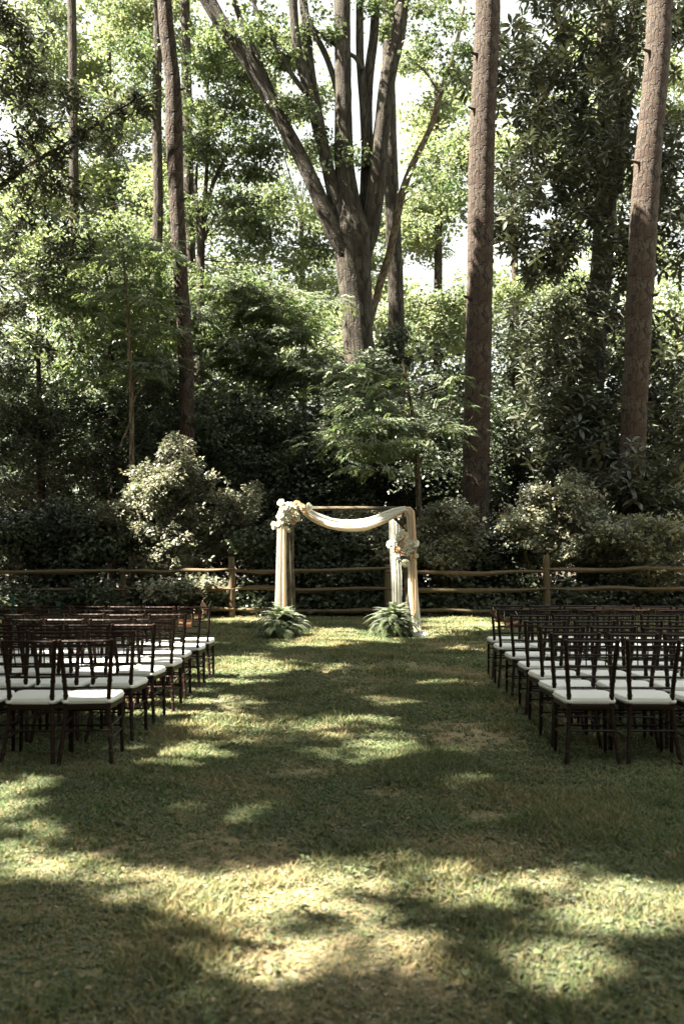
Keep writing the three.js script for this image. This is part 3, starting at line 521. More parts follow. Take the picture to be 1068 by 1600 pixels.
// ---------------------------------------------------------------- woods farther back
const backs = [
  ['pale sunlit tree far back at the upper left', 48, [[170, 60, 80, 70, 16], [90, 150, 80, 80, 16], [190, 220, 80, 80, 18], [100, 300, 90, 80, 20], [40, 60, 70, 70, 12], [250, 60, 60, 60, 9], [210, 330, 60, 70, 14]]],
  ['bright sunlit maple far back right of the straight grey trunk', 50, [[680, 130, 60, 60, 10], [700, 250, 50, 60, 12], [690, 360, 60, 60, 14], [660, 500, 60, 60, 12], [720, 480, 50, 60, 12]]],
  ['sunlit tree far back behind the many stems', 52, [[470, 330, 50, 40, 5], [430, 450, 80, 50, 14], [500, 440, 60, 50, 10], [490, 210, 40, 60, 6], [600, 400, 40, 60, 6], [370, 110, 60, 60, 9], [440, 130, 60, 80, 9], [640, 330, 40, 60, 6], [400, 320, 50, 50, 6]]],
  ['leafy tree far back behind the right magnolia', 47, [[800, 250, 70, 80, 12], [880, 130, 90, 80, 14], [990, 350, 90, 90, 16], [1050, 120, 60, 80, 10], [850, 480, 80, 50, 10], [1050, 520, 60, 60, 10]]],
  ['mid green tree far back at the left behind the dark trunk', 44, [[60, 430, 90, 70, 18], [30, 330, 60, 60, 10], [250, 330, 50, 70, 10], [180, 480, 90, 60, 18], [270, 430, 60, 60, 12], [300, 520, 70, 50, 12]]],
];
backs.forEach(([label, dist, ov], i) => {
  const x = ov[0][0], st = down([[x, ov[0][1], 6], [x + 4, ov[0][1] + 200, 12], [x + 2, 700, 16]], dist), { t, roots } = treeOf('background_tree', label, 'tree', [st], dist, M.darkBark);
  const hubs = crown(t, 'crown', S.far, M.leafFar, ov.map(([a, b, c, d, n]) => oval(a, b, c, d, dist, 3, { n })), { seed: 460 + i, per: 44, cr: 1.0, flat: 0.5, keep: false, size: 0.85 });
  limbs(t, roots, hubs, M.darkBark, { most: 24, r0: 0.03, seed: 60 + i });
});
{
  const g = new THREE.Group(), r = rngOf(500), ov = [];                          // the wood behind reads as one dark mass
  g.position.set(0, 0, -45); scene.add(g); g.name = 'far_woods';
  for (let i = 0; i < 36; i++) { const px = -200 + i * 42, top = 600 + 70 * Math.sin(i * 1.7) + (px > 560 && px < 720 ? 20 : 0); ov.push(oval(px, (top + 900) / 2, 50, (900 - top) / 2, (px < 480 ? 35 : 40) + 8 * r(), 2.5, { n: px < 480 ? 24 : 16 })); }
  crown(g, 'far_woods', S.far, M.leafDark, ov, { seed: 501, per: 40, cr: 1.0, flat: 0.7, keep: false });
  for (let i = 0; i < 26; i++) ov[i] = oval(-250 + i * 63, 560 + 60 * Math.sin(i * 2.3), 60, 110, 64 + 10 * r(), 4, { n: 9 }); ov.length = 26;
  const c = g.children[0]; g.remove(c); scene.remove(g); c.position.copy(g.position); c.userData = { kind: 'stuff', label: 'dark mass of leaves low in the woods behind everything', category: 'woods' }; scene.add(c);
  const g2 = new THREE.Group(); g2.position.set(0, 0, -68); g2.name = 'sunlit_woods';
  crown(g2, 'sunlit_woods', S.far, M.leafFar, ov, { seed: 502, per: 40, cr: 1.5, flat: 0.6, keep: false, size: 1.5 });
  const c2 = g2.children[0]; c2.position.copy(g2.position); c2.userData = { kind: 'stuff', label: 'pale distant woods showing between the nearer trunks', category: 'woods' }; scene.add(c2);
}

{
  const ov = [], r = rngOf(520), g = new THREE.Group(); g.position.set(0, 0, 12); g.name = 'surrounding_woods';
  for (let i = 0; i < 46; i++) { const a = i / 45 * Math.PI * 1.36 - Math.PI * 0.18, R = 19 + 5 * r(), x = Math.cos(a) * R, z = -6 + Math.sin(a) * R * 1.05; ov.push({ c: V(x, 6 + 2 * r(), z), r: V(3, 6.5, 3), n: 16 }); }
  crown(g, 'surrounding_woods', S.far, M.leafDark, ov, { seed: 521, per: 26, cr: 1.5, flat: 0.8, keep: false, size: 2.2 });
  const c = g.children[0]; c.position.copy(g.position); c.userData = { kind: 'stuff', label: 'dark woods closing in the lawn at both sides and behind', category: 'woods' }; scene.add(c);
}

// ---------------------------------------------------------------- tall trees over and beside the lawn (their crowns are above the photograph, their shade lies on the grass)
{
  const trees = [[-13, -13.2], [-11.5, 1.5], [-14, -21], [-14.5, -28.5]].map(([x, z], i) => ({ x, z, pts: [] }));
  const r = rngOf(600), area = [];
  // leaves stand on the way from the lawn to the sun
  for (let k = 0; k < 86000; k++) {
    const edge = k >= 62000, gx = edge ? -9 + 25 * r() : -7 + 15 * r(), gz = edge ? -24 - 5.2 * r() : 1.5 - 25.5 * r();
    if (fbm(gx * 0.5, gz * 0.5, 611, 3) < 0.25) continue;
    const hmin = 11.5, t0 = hmin / SUN.y; let y = hmin + 7 * r(), x, z, ok = false;
    for (let tries = 0; tries < 12 && !ok; tries++) {
      x = gx + SUN.x * y / SUN.y; z = gz + SUN.z * y / SUN.y;
      const lim = 1.53 + 0.63 * Math.max(0, -z);                                  // above the top of the view
      if (y > lim + 0.6 || Math.abs(x) > 0.36 * -z + 1) ok = true; else y += 1.2;
    }
    if (!ok || y > (edge ? 29 : 24) || sunlit(x, y, z, r, 0.36)) continue;
    let best = null, bd = 1e9; for (const t of trees) { const d = Math.hypot(t.x - x, t.z - z); if (d < bd) { bd = d; best = t; } }
    best.pts.push([x, y, z]);
  }
  const names = ['tall shade tree standing left of the chairs outside the view', 'tall shade tree left of the camera over the lawn', 'tall shade tree left of the fence end', 'tall shade tree in the woods beyond the left fence end'];
  trees.forEach((t, i) => {
    if (!t.pts.length) return;
    const g = thing('shade_tree', names[i], 'tree', V(t.x, 0, t.z)), b = g.position;
    part('trunk', tube([V(0, -0.1, 0), V(0.1, 3, 0), V(-0.1, 8, 0.1), V(0.2, i > 2 ? 24 : 18, 0)], [0.42, 0.36, 0.3, 0.12], { radial: 12, per: 5, wob: 0.06, seed: 620 + i }), M.greyBark, g);
    const m = new THREE.InstancedMesh(S.canopy, M.leafShade, t.pts.length); m.name = 'crown'; m.userData.kind = 'stuff'; m.castShadow = true; const rr = rngOf(640 + i), gs = [];
    t.pts.forEach(([x, y, z], k) => {
      _e.set(gauss(rr) * 0.4, rr() * 6.28, gauss(rr) * 0.4); const s = 0.9 + 0.4 * rr(); _m.compose(V(x - b.x, y, z - b.z), _q.setFromEuler(_e), V(s, s, s)); m.setMatrixAt(k, _m); const q = 0.8 + 0.4 * rr(); m.setColorAt(k, _c.setRGB(q, q, q));
      if (k % Math.ceil(t.pts.length / 40) === 0) { const e = V(x - b.x, y, z - b.z), s0 = V(0, Math.max(lerp(8, 14, rr()), 2.5 + 0.66 * -b.z), 0), md = s0.clone().lerp(e, 0.5).add(V(0, 0.8, 0)); let clear = true; for (let u = 0.1; u < 1; u += 0.1) { const q = u < 0.5 ? s0.clone().lerp(md, u * 2) : md.clone().lerp(e, u * 2 - 1); if (sunlit(q.x + b.x, q.y, q.z + b.z, () => 0, 0.1)) clear = false; } if (clear) gs.push(tube([s0, md, e], [0.08, 0.05, 0.02], { radial: 5, per: 4, cap: false })); }
    });
    g.add(m); if (gs.length) part('limb', mergeGeometries(gs), M.greyBark, g).userData.kind = 'stuff'; counts[g.name] = t.pts.length;
  });
}
//@@OBJECTS
// ---------------------------------------------------------------- undergrowth along the fence
scatter('undergrowth', S.shrub, M.leafDark, 'low dark leafy undergrowth along the foot of the rail fence', 'undergrowth', (put) => {
  const r = rngOf(650);
  for (let i = 0; i < 3600; i++) { const x = (r() * 2 - 1) * 13, z = -24.75 - 3.2 * r(), top = 0.12 + 0.9 * Math.pow(fbm(x * 0.9, z * 0.9, 651, 3), 1.5) + (z < -25.6 ? 0.4 : 0), y = r() * top; const g = 0.7 + 0.6 * r(); put(x, z, y, 0.9 + 0.5 * r(), [gauss(r) * 0.5, gauss(r) * 0.5], r() * 6.28, [g, g, g * 0.9]); }
});

// ---------------------------------------------------------------- chairs
M.mahogany = new THREE.MeshPhysicalMaterial({ color: lin(0.017, 0.0065, 0.0035), roughness: 0.45, specularIntensity: 0.4, clearcoat: 0.1, clearcoatRoughness: 0.15 });
M.cushion = new THREE.MeshPhysicalMaterial({ color: lin(0.88, 0.87, 0.81), roughness: 0.8 });
// a turned pole with bamboo-like rings
function bamboo(pts, r0, r1, rings, radial = 7) {
  const c = new THREE.CatmullRomCurve3(pts), P = [], rad = [], ts = [0, 1];
  for (let i = 1; i <= rings; i++) { const t = i / (rings + 1); ts.push(t - 0.012, t - 0.006, t, t + 0.006, t + 0.012); }
  if (pts.length > 2) for (let i = 1; i < 8; i++) ts.push(i / 8);
  ts.sort((a, b) => a - b);
  for (const t of ts) { const d = Math.min(...Array.from({ length: rings }, (_, i) => Math.abs(t - (i + 1) / (rings + 1))), 9); P.push(c.getPoint(t)); rad.push(lerp(r0, r1, t) * (d < 0.004 ? 1.22 : d < 0.008 ? 1.16 : 1)); }
  return tube(P, rad, { radial, per: 1 });
}
function makeChair() {
  const t = new THREE.Group(), W = M.mahogany, xb = (f) => 0.153 + 0.038 * f;
  for (const s of [-1, 1]) part('back_post', bamboo([V(s * 0.192, 0, 0.085), V(s * 0.168, 0.24, 0.02), V(s * 0.154, 0.46, 0), V(s * 0.17, 0.7, 0.025), V(s * 0.188, 0.925, 0.075)], 0.0155, 0.0175, 8), W, t);
  for (const s of [-1, 1]) part('front_leg', bamboo([V(s * 0.192, 0, -0.4), V(s * 0.186, 0.43, -0.385)], 0.0135, 0.018, 4), W, t);
  const back = (f) => { const y = 0.46 + 0.465 * f; return [lerp(0.154, 0.188, f), y, 0.075 * Math.pow(f, 1.5)]; };
  const rail = (f, r) => { const [x, y, z] = back(f); return bamboo([V(-x, y, z), V(x, y, z)], r, r, 5, 6); };
  for (const [f, r] of [[0.975, 0.0115], [0.9, 0.008], [0.76, 0.0085], [0.58, 0.009], [0.41, 0.009], [0.235, 0.009]]) part('back_rail', rail(f, r), W, t);
  for (let i = 0; i < 4; i++) { const u = (i + 1) / 5 * 2 - 1, a = back(0.9), b = back(0.58); part('spindle', bamboo([V(u * b[0], b[1], b[2]), V(u * a[0], a[1], a[2])], 0.0052, 0.0052, 1, 5), W, t); }
  // seat frame: a rounded trapezoid
  const trap = (wf, wb, zf, zb, rd) => { const s = new THREE.Shape(); s.moveTo(-wb + rd, -zb); s.lineTo(wb - rd, -zb); s.quadraticCurveTo(wb, -zb, wb + (wf - wb) * 0.1, -zb + rd); s.lineTo(wf, -zf - rd * 1.5); s.quadraticCurveTo(wf, -zf, wf - rd * 1.5, -zf); s.lineTo(-wf + rd * 1.5, -zf); s.quadraticCurveTo(-wf, -zf, -wf, -zf - rd * 1.5); s.lineTo(-wb - (wf - wb) * 0.1, -zb + rd); s.quadraticCurveTo(-wb, -zb, -wb + rd, -zb); return s; };
  const fg = new THREE.ExtrudeGeometry(trap(0.198, 0.165, -0.405, 0.012, 0.02), { depth: 0.026, bevelEnabled: true, bevelThickness: 0.004, bevelSize: 0.004, bevelSegments: 1, curveSegments: 5 }); fg.rotateX(-Math.PI / 2); fg.translate(0, 0.414, 0);
  part('seat_frame', fg, W, t);
  // cushion: domed pad with a seam
  const cg = new THREE.ExtrudeGeometry(trap(0.196, 0.17, -0.402, 0.0, 0.045), { depth: 0.014, bevelEnabled: true, bevelThickness: 0.016, bevelSize: 0.016, bevelSegments: 4, curveSegments: 8 }); cg.rotateX(-Math.PI / 2); cg.translate(0, 0.4655, 0);
  const cp = cg.attributes.position; for (let i = 0; i < cp.count; i++) if (cp.getY(i) > 0.488) cp.setY(i, cp.getY(i) + 0.004); cg.computeVertexNormals();
  const cushion = part('cushion', cg, M.cushion, t);
  const outline = trap(0.2125, 0.1865, -0.4185, 0.0165, 0.045).getPoints(8).map((p) => V(p.x, 0.4735, -p.y));
  part('piping', tube(outline, outline.map(() => 0.0032), { radial: 5, per: 1, cap: false }), M.cushion, cushion);
  for (const s of [-1, 1]) { const g = new THREE.TorusGeometry(0.021, 0.009, 6, 12); g.rotateX(Math.PI / 2); g.scale(1, 1.5, 1); g.translate(s * 0.154, 0.47, 0.002); part('cushion_tie', g, M.cushion, cushion); }
  const st = (a, b) => part('stretcher', bamboo([a, b], 0.0085, 0.0085, 3, 6), W, t);
  for (const s of [-1, 1]) { st(V(s * 0.17, 0.285, 0.026), V(s * 0.187, 0.3, -0.389)); st(V(s * 0.177, 0.2, 0.036), V(s * 0.188, 0.205, -0.392)); }
  st(V(-0.171, 0.262, 0.024), V(0.171, 0.262, 0.024)); st(V(-0.188, 0.35, -0.387), V(0.188, 0.35, -0.387)); st(V(-0.19, 0.23, -0.391), V(0.19, 0.23, -0.391));
  return t;
}
{
  const proto = makeChair(), r = rngOf(700);
  const ROW = ['nearest', 'second', 'third', 'fourth', 'fifth', 'sixth', 'farthest'], ORD = ['aisle', 'second', 'third', 'fourth', 'fifth', 'sixth', 'seventh', 'eighth'];
  const Z = { left: [7.27, 8.12, 8.95, 9.7, 10.55, 11.4, 12.2], right: [7.28, 7.92, 8.65, 9.45, 10.42, 11.45, 12.4] };
  const E = { left: [-1.64, -1.67, -1.64, -1.61, -1.62, -1.6, -1.59], right: [1.6, 1.635, 1.67, 1.705, 1.73, 1.755, 1.845] };
  for (const side of ['left', 'right']) for (let row = 0; row < 7; row++) {
    const s = side === 'left' ? -1 : 1, pitch = s < 0 ? 0.427 : 0.45, z = Z[side][row];
    for (let k = 0; k < 8; k++) {
      const x = E[side][row] + s * (0.215 + k * pitch); if (Math.abs(x) - 0.22 > 534 / FPX * (z + 0.45)) break;
      const c = proto.clone(); c.name = numbered('banquet_chair');
      c.position.set(x + gauss(r) * 0.01, -0.008 * r(), -z + 0.02 * k * (s < 0 ? 0.3 : 1) - 0.085 + gauss(r) * 0.012); c.rotation.y = gauss(r) * 0.06 + s * -0.02; c.rotation.x = gauss(r) * 0.008; c.rotation.z = gauss(r) * 0.008;
      const place = k ? `${ORD[k]} from the aisle` : 'beside the aisle';
      c.userData = { label: `dark brown chair with white cushion, ${side} block, ${ROW[row]} row, ${place}`, category: 'chair', group: 'dark chairs in rows facing the arch' };
      scene.add(c);
    }
  }
}
// small wooden signs hung on the aisle chairs
M.plank = new THREE.MeshStandardMaterial({ map: woodT, roughness: 0.7, color: lin(0.42, 0.24, 0.12) });
M.string = new THREE.MeshStandardMaterial({ color: lin(0.5, 0.42, 0.3), roughness: 0.95 });
M.plankFace = (() => {
  const c = document.createElement('canvas'); c.width = 256; c.height = 128; const x = c.getContext('2d'); x.fillStyle = '#7d4a20'; x.fillRect(0, 0, 256, 128);
  const r = rngOf(710); for (let i = 0; i < 260; i++) { x.fillStyle = `rgba(${60 + 70 * r()},${30 + 40 * r()},10,0.12)`; x.fillRect(256 * r() - 40, 128 * r(), 60 + 120 * r(), 1 + 2 * r()); }
  x.save(); x.translate(128, 66); x.transform(1, -0.06, -0.3, 1, 0, 0); x.font = 'italic bold 62px serif'; x.textAlign = 'center'; x.textBaseline = 'middle'; x.fillStyle = '#f4ead6'; x.fillText('Reserved', 0, 0, 222); x.restore();
  const t = new THREE.CanvasTexture(c); t.colorSpace = THREE.SRGBColorSpace; return new THREE.MeshStandardMaterial({ map: t, roughness: 0.7 });
})();
function sign(px, py, dist, w, h, roll, yaw, label, face = true, group) {
  const p = at(px, py, dist), t = thing('reserved_sign', label, 'sign', p); t.rotation.set(0.1, yaw, roll);
  const s = new THREE.Shape(); s.moveTo(-w / 2 + 0.006, -h / 2); s.lineTo(w / 2, -h / 2 + 0.004); s.lineTo(w / 2 - 0.004, h / 2); s.lineTo(-w / 2, h / 2 - 0.005); s.closePath();
  const g = new THREE.ExtrudeGeometry(s, { depth: 0.01, bevelEnabled: true, bevelThickness: 0.003, bevelSize: 0.003, bevelSegments: 1 }); g.translate(0, 0, -0.005); part('board', g, M.plank, t);
  if (face) { const f = new THREE.PlaneGeometry(w * 0.94, h * 0.92); f.translate(0, 0, 0.0105); part('lettering', f, M.plankFace, t); }
  for (const k of [-1, 1]) part('string', tube([V(k * w * 0.38, h * 0.42, 0.004), V(k * w * 0.44, h * 0.8, -0.01), V(k * w * 0.36, h * 1.15, -0.03)], [0.004, 0.0035, 0.0035], { radial: 5, per: 4 }), M.string, t);
}
sign(288.5, 973, 10.95, 0.165, 0.085, -0.12, 0.25, 'brown sign reading Reserved on left aisle chair, the nearer of two');
sign(310, 964, 11.75, 0.125, 0.075, -0.06, 0.3, 'small brown sign reading Reserved on left aisle chair, the farther one');
sign(319, 949, 12.35, 0.16, 0.1, -0.5, -0.9, 'dark blank wooden board hung askew on farthest left aisle chair', false);
sign(799, 973, 10.8, 0.165, 0.095, 0.2, -0.2, 'orange brown sign reading Reserved tilted on right aisle chair, the nearer');
sign(781, 967, 11.6, 0.12, 0.07, 0.05, -0.2, 'small sign reading Reserved half hidden behind the tilted orange one');
sign(771.5, 960, 12.3, 0.13, 0.06, -0.7, 0.7, 'narrow wooden board tied askew at farthest right aisle chair', false);
// teal strips seen through the left chairs
M.teal = new THREE.MeshStandardMaterial({ color: lin(0.01, 0.085, 0.06), roughness: 0.6 });
for (const [px, y0, y1, d, label] of [[91, 940, 966, 13.6, 'teal green strip standing upright behind the left chairs'], [21, 932, 962, 14, 'thin teal green strip at the far left behind the chairs']]) {
  const p = at(px, y1, d), q = at(px, y0, d), t = thing('garden_stake', label, 'stake', V(p.x, 0, -d)), h = q.y;
  const g = new THREE.BoxGeometry(px > 50 ? 0.055 : 0.035, h - 0.3, 0.012); g.translate(0, (h + 0.3) / 2, 0.012); part('strip', g, M.teal, t);
  part('stake', tube([V(0, 0, 0), V(0, h - 0.03, 0)], [0.006, 0.006], { radial: 6, per: 2 }), M.mahogany, t);
}

// ---------------------------------------------------------------- the arch
const AZ = 19.5, A = (px, py, dz = 0) => at(px, py, AZ + dz);
M.branch = barkMat(oakT, 0.35, [0.95, 0.9, 0.78], 0.008);
M.cutWood = new THREE.MeshStandardMaterial({ color: lin(0.5, 0.36, 0.22), roughness: 0.8 });
M.whiteCloth = new THREE.MeshPhysicalMaterial({ color: lin(0.8, 0.785, 0.71), roughness: 1, transmission: 0.45, thickness: 0, side: THREE.DoubleSide });
M.peachCloth = new THREE.MeshPhysicalMaterial({ color: lin(0.82, 0.66, 0.49), roughness: 1, transmission: 0.45, thickness: 0, side: THREE.DoubleSide });
const lx = A(449, 850).x, rx = A(633, 850).x, ty = A(540, 797).y;
{
  const t = thing('wooden_arch', 'rustic wedding arch of bark covered poles standing on the lawn', 'wedding arch', V((lx + rx) / 2, 0, -AZ)), b = t.position, q = (x, y, z) => V(x, y, z).sub(b);
  const pole = (a, c, r0, r1, seed) => part('pole', tube([a, a.clone().lerp(c, 0.33).add(V(0.012, 0.0, 0.008)), a.clone().lerp(c, 0.66).add(V(-0.012, 0.008, 0)), c], [r0, r0, r1, r1], { radial: 9, per: 5, wob: 0.1, seed }), M.branch, t);
  pole(q(lx + 0.02, -0.03, -AZ), q(lx, ty - 0.03, -AZ), 0.055, 0.05, 1); pole(q(rx + 0.04, -0.03, -AZ), q(rx, ty - 0.02, -AZ), 0.06, 0.055, 2);
  pole(q(lx + 0.05, -0.03, -AZ - 1.15), q(lx + 0.03, ty - 0.05, -AZ - 1.15), 0.045, 0.045, 3); pole(q(rx - 0.1, -0.03, -AZ - 1.15), q(rx - 0.08, ty - 0.05, -AZ - 1.15), 0.045, 0.045, 4);
  pole(q(lx - 0.12, ty + 0.035, -AZ - 0.1), q(rx + 0.1, ty + 0.03, -AZ - 0.1), 0.045, 0.04, 5);
  pole(q(rx + 0.005, ty - 0.1, -AZ + 0.2), q(rx - 0.08, ty - 0.1, -AZ - 1.3), 0.055, 0.045, 6); pole(q(lx, ty - 0.1, -AZ + 0.15), q(lx + 0.03, ty - 0.1, -AZ - 1.3), 0.05, 0.045, 7);
  pole(q(rx - 0.36, ty - 0.05, -AZ + 0.05), q(rx + 0.02, ty - 0.36, -AZ + 0.05), 0.036, 0.036, 8);
  part('cut_end', new THREE.CylinderGeometry(0.05, 0.05, 0.012, 12).rotateX(Math.PI / 2).translate(rx + 0.005 - b.x, ty - 0.1, 0.205), M.cutWood, t);
  part('cut_end', new THREE.CylinderGeometry(0.05, 0.045, 0.07, 8).rotateZ(Math.PI / 2 + 0.7).translate(rx + 0.01 - b.x, ty - 0.33, 0.1), M.cutWood, t);
}
// hanging cloth: u along the fall, v across; folds deepen downward
function fall(pts, mat, name, label, folds, depth, seed, parts) {
  // pts: list of [y, xLeft, xRight, z]
  const base = V((pts[0][1] + pts[0][2]) / 2, 0, pts[0][3]), t = thing(name, label, 'drape', base);
  const f = (u, v) => {
    const k = Math.min(pts.length - 2, Math.floor(u * (pts.length - 1))), w = u * (pts.length - 1) - k, a = pts[k], c = pts[k + 1], s = w;
    const xl = lerp(a[1], c[1], s), xr = lerp(a[2], c[2], s), y = lerp(a[0], c[0], s), z = lerp(a[3], c[3], s);
    const ph = v * folds * Math.PI * 2 + 1.2 * fbm(v * 3 + seed, u * 2, seed, 2), d = depth * (0.7 + 0.6 * fbm(v * 4, u * 1.5, seed + 3, 2));
    return V(lerp(xl, xr, v) + 0.2 * d * Math.sin(ph * 2 + 1) + 0.02 * (fbm(u * 3, v * 2, seed + 8, 2) - 0.5), y, z + d * Math.sin(ph) + 0.22 * d * Math.sin(ph * 2.3 + seed)).sub(base);
  };
  part('cloth', sheet(f, 44, 60), mat, t); return t;
}
const PX = (px, dz = 0) => A(px, 850, dz).x, PY = (py, dz = 0) => A(540, py, dz).y;
const Y = (py, dz) => Math.max(0.015, PY(py, dz));
fall([[Y(800), PX(434), PX(446), -AZ + 0.06], [Y(840), PX(433), PX(447), -AZ + 0.09], [Y(900), PX(431), PX(447), -AZ + 0.1], [Y(960), PX(429), PX(449), -AZ + 0.1], [Y(990), PX(428), PX(450), -AZ + 0.1]], M.whiteCloth, 'white_drape', 'white cloth hanging down the left post of the arch', 3, 0.03, 3);
fall([[Y(815), PX(442.5), PX(446), -AZ + 0.13], [Y(860), PX(442), PX(446), -AZ + 0.14], [Y(920), PX(442), PX(446), -AZ + 0.14], [Y(960), PX(442), PX(446.5), -AZ + 0.13], [Y(985), PX(442), PX(447), -AZ + 0.12]], M.peachCloth, 'peach_drape', 'narrow peach cloth over the white drape on the left post', 2.5, 0.022, 5);
fall([[Y(822), PX(446), PX(450), -AZ - 0.5], [Y(900), PX(446), PX(452), -AZ - 0.5], [Y(985), PX(446), PX(456), -AZ - 0.5]], M.whiteCloth, 'white_drape', 'sliver of white cloth behind the bare left pole', 2, 0.02, 6);
fall([[Y(808), PX(609), PX(626), -AZ - 0.6], [Y(850), PX(610), PX(626), -AZ - 0.55], [Y(900), PX(612), PX(629), -AZ - 0.5], [Y(940), PX(613), PX(629), -AZ - 0.5], [Y(985, -0), PX(615), PX(632), -AZ - 0.5]], M.whiteCloth, 'white_drape', 'white cloth panel hanging left of the right post behind the flowers', 3, 0.024, 7);
fall([[Y(796), PX(628), PX(640), -AZ + 0.22], [Y(806), PX(633), PX(645), -AZ + 0.24], [Y(830), PX(635), PX(646), -AZ + 0.22], [Y(870), PX(635), PX(648), -AZ + 0.18], [Y(930), PX(636), PX(651), -AZ + 0.16], [Y(975), PX(642), PX(655), -AZ + 0.2], [Y(990), PX(645), PX(657), -AZ + 0.24], [0.03, PX(645), PX(663), -AZ + 0.5]], M.whiteCloth, 'white_drape', 'white cloth falling from the right post and pooling on the grass', 4, 0.03, 9);
fall([[Y(793), PX(631), PX(639), -AZ + 0.3], [Y(800), PX(637), PX(645), -AZ + 0.31], [Y(830), PX(639), PX(646.5), -AZ + 0.29], [Y(870), PX(638), PX(648), -AZ + 0.26], [Y(920), PX(638), PX(650), -AZ + 0.24], [Y(952), PX(640), PX(650), -AZ + 0.24], [Y(962), PX(642), PX(645), -AZ + 0.24]], M.peachCloth, 'peach_drape', 'peach cloth hanging down the outside of the right post', 3, 0.024, 11);
{ // swag between the posts
  const base = V((lx + rx) / 2, 0, -AZ + 0.12), t = thing('swag_drape', 'white and peach cloth swag looped between the arch posts', 'drape', base);
  const TOP = [[485, 796], [504, 805], [526, 811.5], [553, 812.5], [580, 808], [599, 800], [615, 794.5], [632, 791.5]], BOT = [[472, 803], [493, 817], [517, 826], [542, 830], [567, 829], [591, 821.5], [613, 811], [634, 799]];
  const pick = (l, u) => { const c = new THREE.CatmullRomCurve3(l.map(([x, y]) => A(x, y)), false, 'centripetal'); return c.getPoint(u); };
  const swag = (v0, v1, zo, sd, fold) => sheet((u, v) => {
    const a = pick(TOP, u), c = pick(BOT, u), vv = typeof v0 === 'function' ? lerp(v0(u), v1(u), v) : lerp(v0, v1, v), p = a.lerp(c, vv);
    const mid = Math.sin(Math.PI * clamp(u, 0, 1)), ph = vv * fold + 1.6 * fbm(vv * 4, u * 2 + sd, sd, 2);
    p.z += zo + 0.11 * Math.sin(vv * Math.PI * 0.9) * (0.4 + 0.6 * mid) + 0.02 * Math.sin(ph); p.z += 0.007 * Math.sin(ph * 3.1 + u * 2); p.y += 0.006 * Math.sin(ph * 1.3);
    return p.sub(base);
  }, 60, 34);
  part('white_layer', swag(0, 1, 0.1, 13, 10), M.whiteCloth, t); part('peach_layer', swag((u) => lerp(0.5, 0.8, smooth(0, 0.35, u)) - 0.25 * smooth(0.75, 1, u), () => 1.05, 0.135, 15, 11), M.peachCloth, t, 'peach lower edge of the swag');
}
{ // crumpled end of the cloth on the grass
  const c = at(654, 998, 18.7), t = thing('cloth_bundle', 'crumpled end of white cloth lying on the grass by right fern', 'cloth', V(c.x, 0, c.z));
  const r = rngOf(720), g = new THREE.IcosahedronGeometry(0.13, 5), p = g.attributes.position;
  for (let i = 0; i < p.count; i++) { const v = V(p.getX(i), p.getY(i), p.getZ(i)), n = 0.55 + 0.9 * fbm(v.x * 22 + 7, v.z * 22 + v.y * 15, 722, 3); p.setXYZ(i, v.x * n * 1.25, Math.max(0.01, 0.03 + v.y * n * 0.75), v.z * n); } g.computeVertexNormals();
  part('cloth', g, M.whiteCloth, t);
}
// flowers
M.rose = new THREE.MeshPhysicalMaterial({ color: lin(0.85, 0.82, 0.68), roughness: 0.8, side: THREE.DoubleSide });
M.rosePeach = new THREE.MeshPhysicalMaterial({ color: lin(0.74, 0.5, 0.31), roughness: 0.8, side: THREE.DoubleSide });
M.roseCream = new THREE.MeshPhysicalMaterial({ color: lin(0.84, 0.70, 0.47), roughness: 0.8, side: THREE.DoubleSide });
function roseGeo(seed) {                                    // facing +z
  const r = rngOf(seed), gs = [];
  for (let ring = 0; ring < 4; ring++) { const n = [3, 4, 5, 6][ring], rad = [0.012, 0.024, 0.036, 0.046][ring], open = [0.1, 0.35, 0.7, 1.15][ring], hgt = [0.05, 0.048, 0.044, 0.036][ring];
    for (let i = 0; i < n; i++) { const a0 = i / n * 6.28 + ring * 0.7 + r() * 0.4, wid = 6.28 / n * 1.25; gs.push(sheet((u, v) => { const a = a0 + (v - 0.5) * wid, k = Math.sin(v * Math.PI), q = rad * (0.45 + 0.55 * u) + open * 0.018 * u * u * (0.6 + 0.4 * k); return V(Math.cos(a) * q, Math.sin(a) * q, -0.02 + hgt * u * (0.72 + 0.28 * k) - open * 0.012 * u * u); }, 3, 4)); } }
  gs.push(new THREE.SphereGeometry(0.016, 6, 5).translate(0, 0, 0.008));
  return mergeGeometries(gs.map((g) => g.index ? g : g));
}
const ROSES = [roseGeo(731), roseGeo(732), roseGeo(733)];
function bouquet(label, center, list, greens, seed) {
  const t = thing('flower_arrangement', label, 'flower arrangement', center), r = rngOf(seed), b = t.position;
  list.forEach(([px, py, kind, sc, dz], i) => { const p = A(px, py, -0.28 - (dz ?? 0)), m = part('rose', ROSES[i % 3], [M.rose, M.roseCream, M.rosePeach][kind], t, kind === 2 ? 'peach coloured rose' : undefined); m.position.copy(p.sub(b)); const q = m.position; m.rotation.set(-q.y * 1.6 - 0.15 + gauss(r) * 0.3, q.x * 1.8 + gauss(r) * 0.3, r() * 6); const k = (sc ?? 1) * 1.18; m.scale.set(k, k, k); });
  const pos = [], idx = [];
  greens.forEach(([px, py, n, sp]) => { for (let i = 0; i < n; i++) { const o = A(px, py, -0.2).sub(b).add(V(gauss(r) * sp, gauss(r) * sp, gauss(r) * 0.07)); const [d, s, k] = frame(r() * 6.28, gauss(r) * 0.8, gauss(r)); leafLong(pos, idx, o, d, s, k, 0.085 + 0.04 * r(), 0.042, 0.3); } });
  part('greenery', geoOf(pos, idx), M.magnolia, t).userData.kind = 'stuff';
}
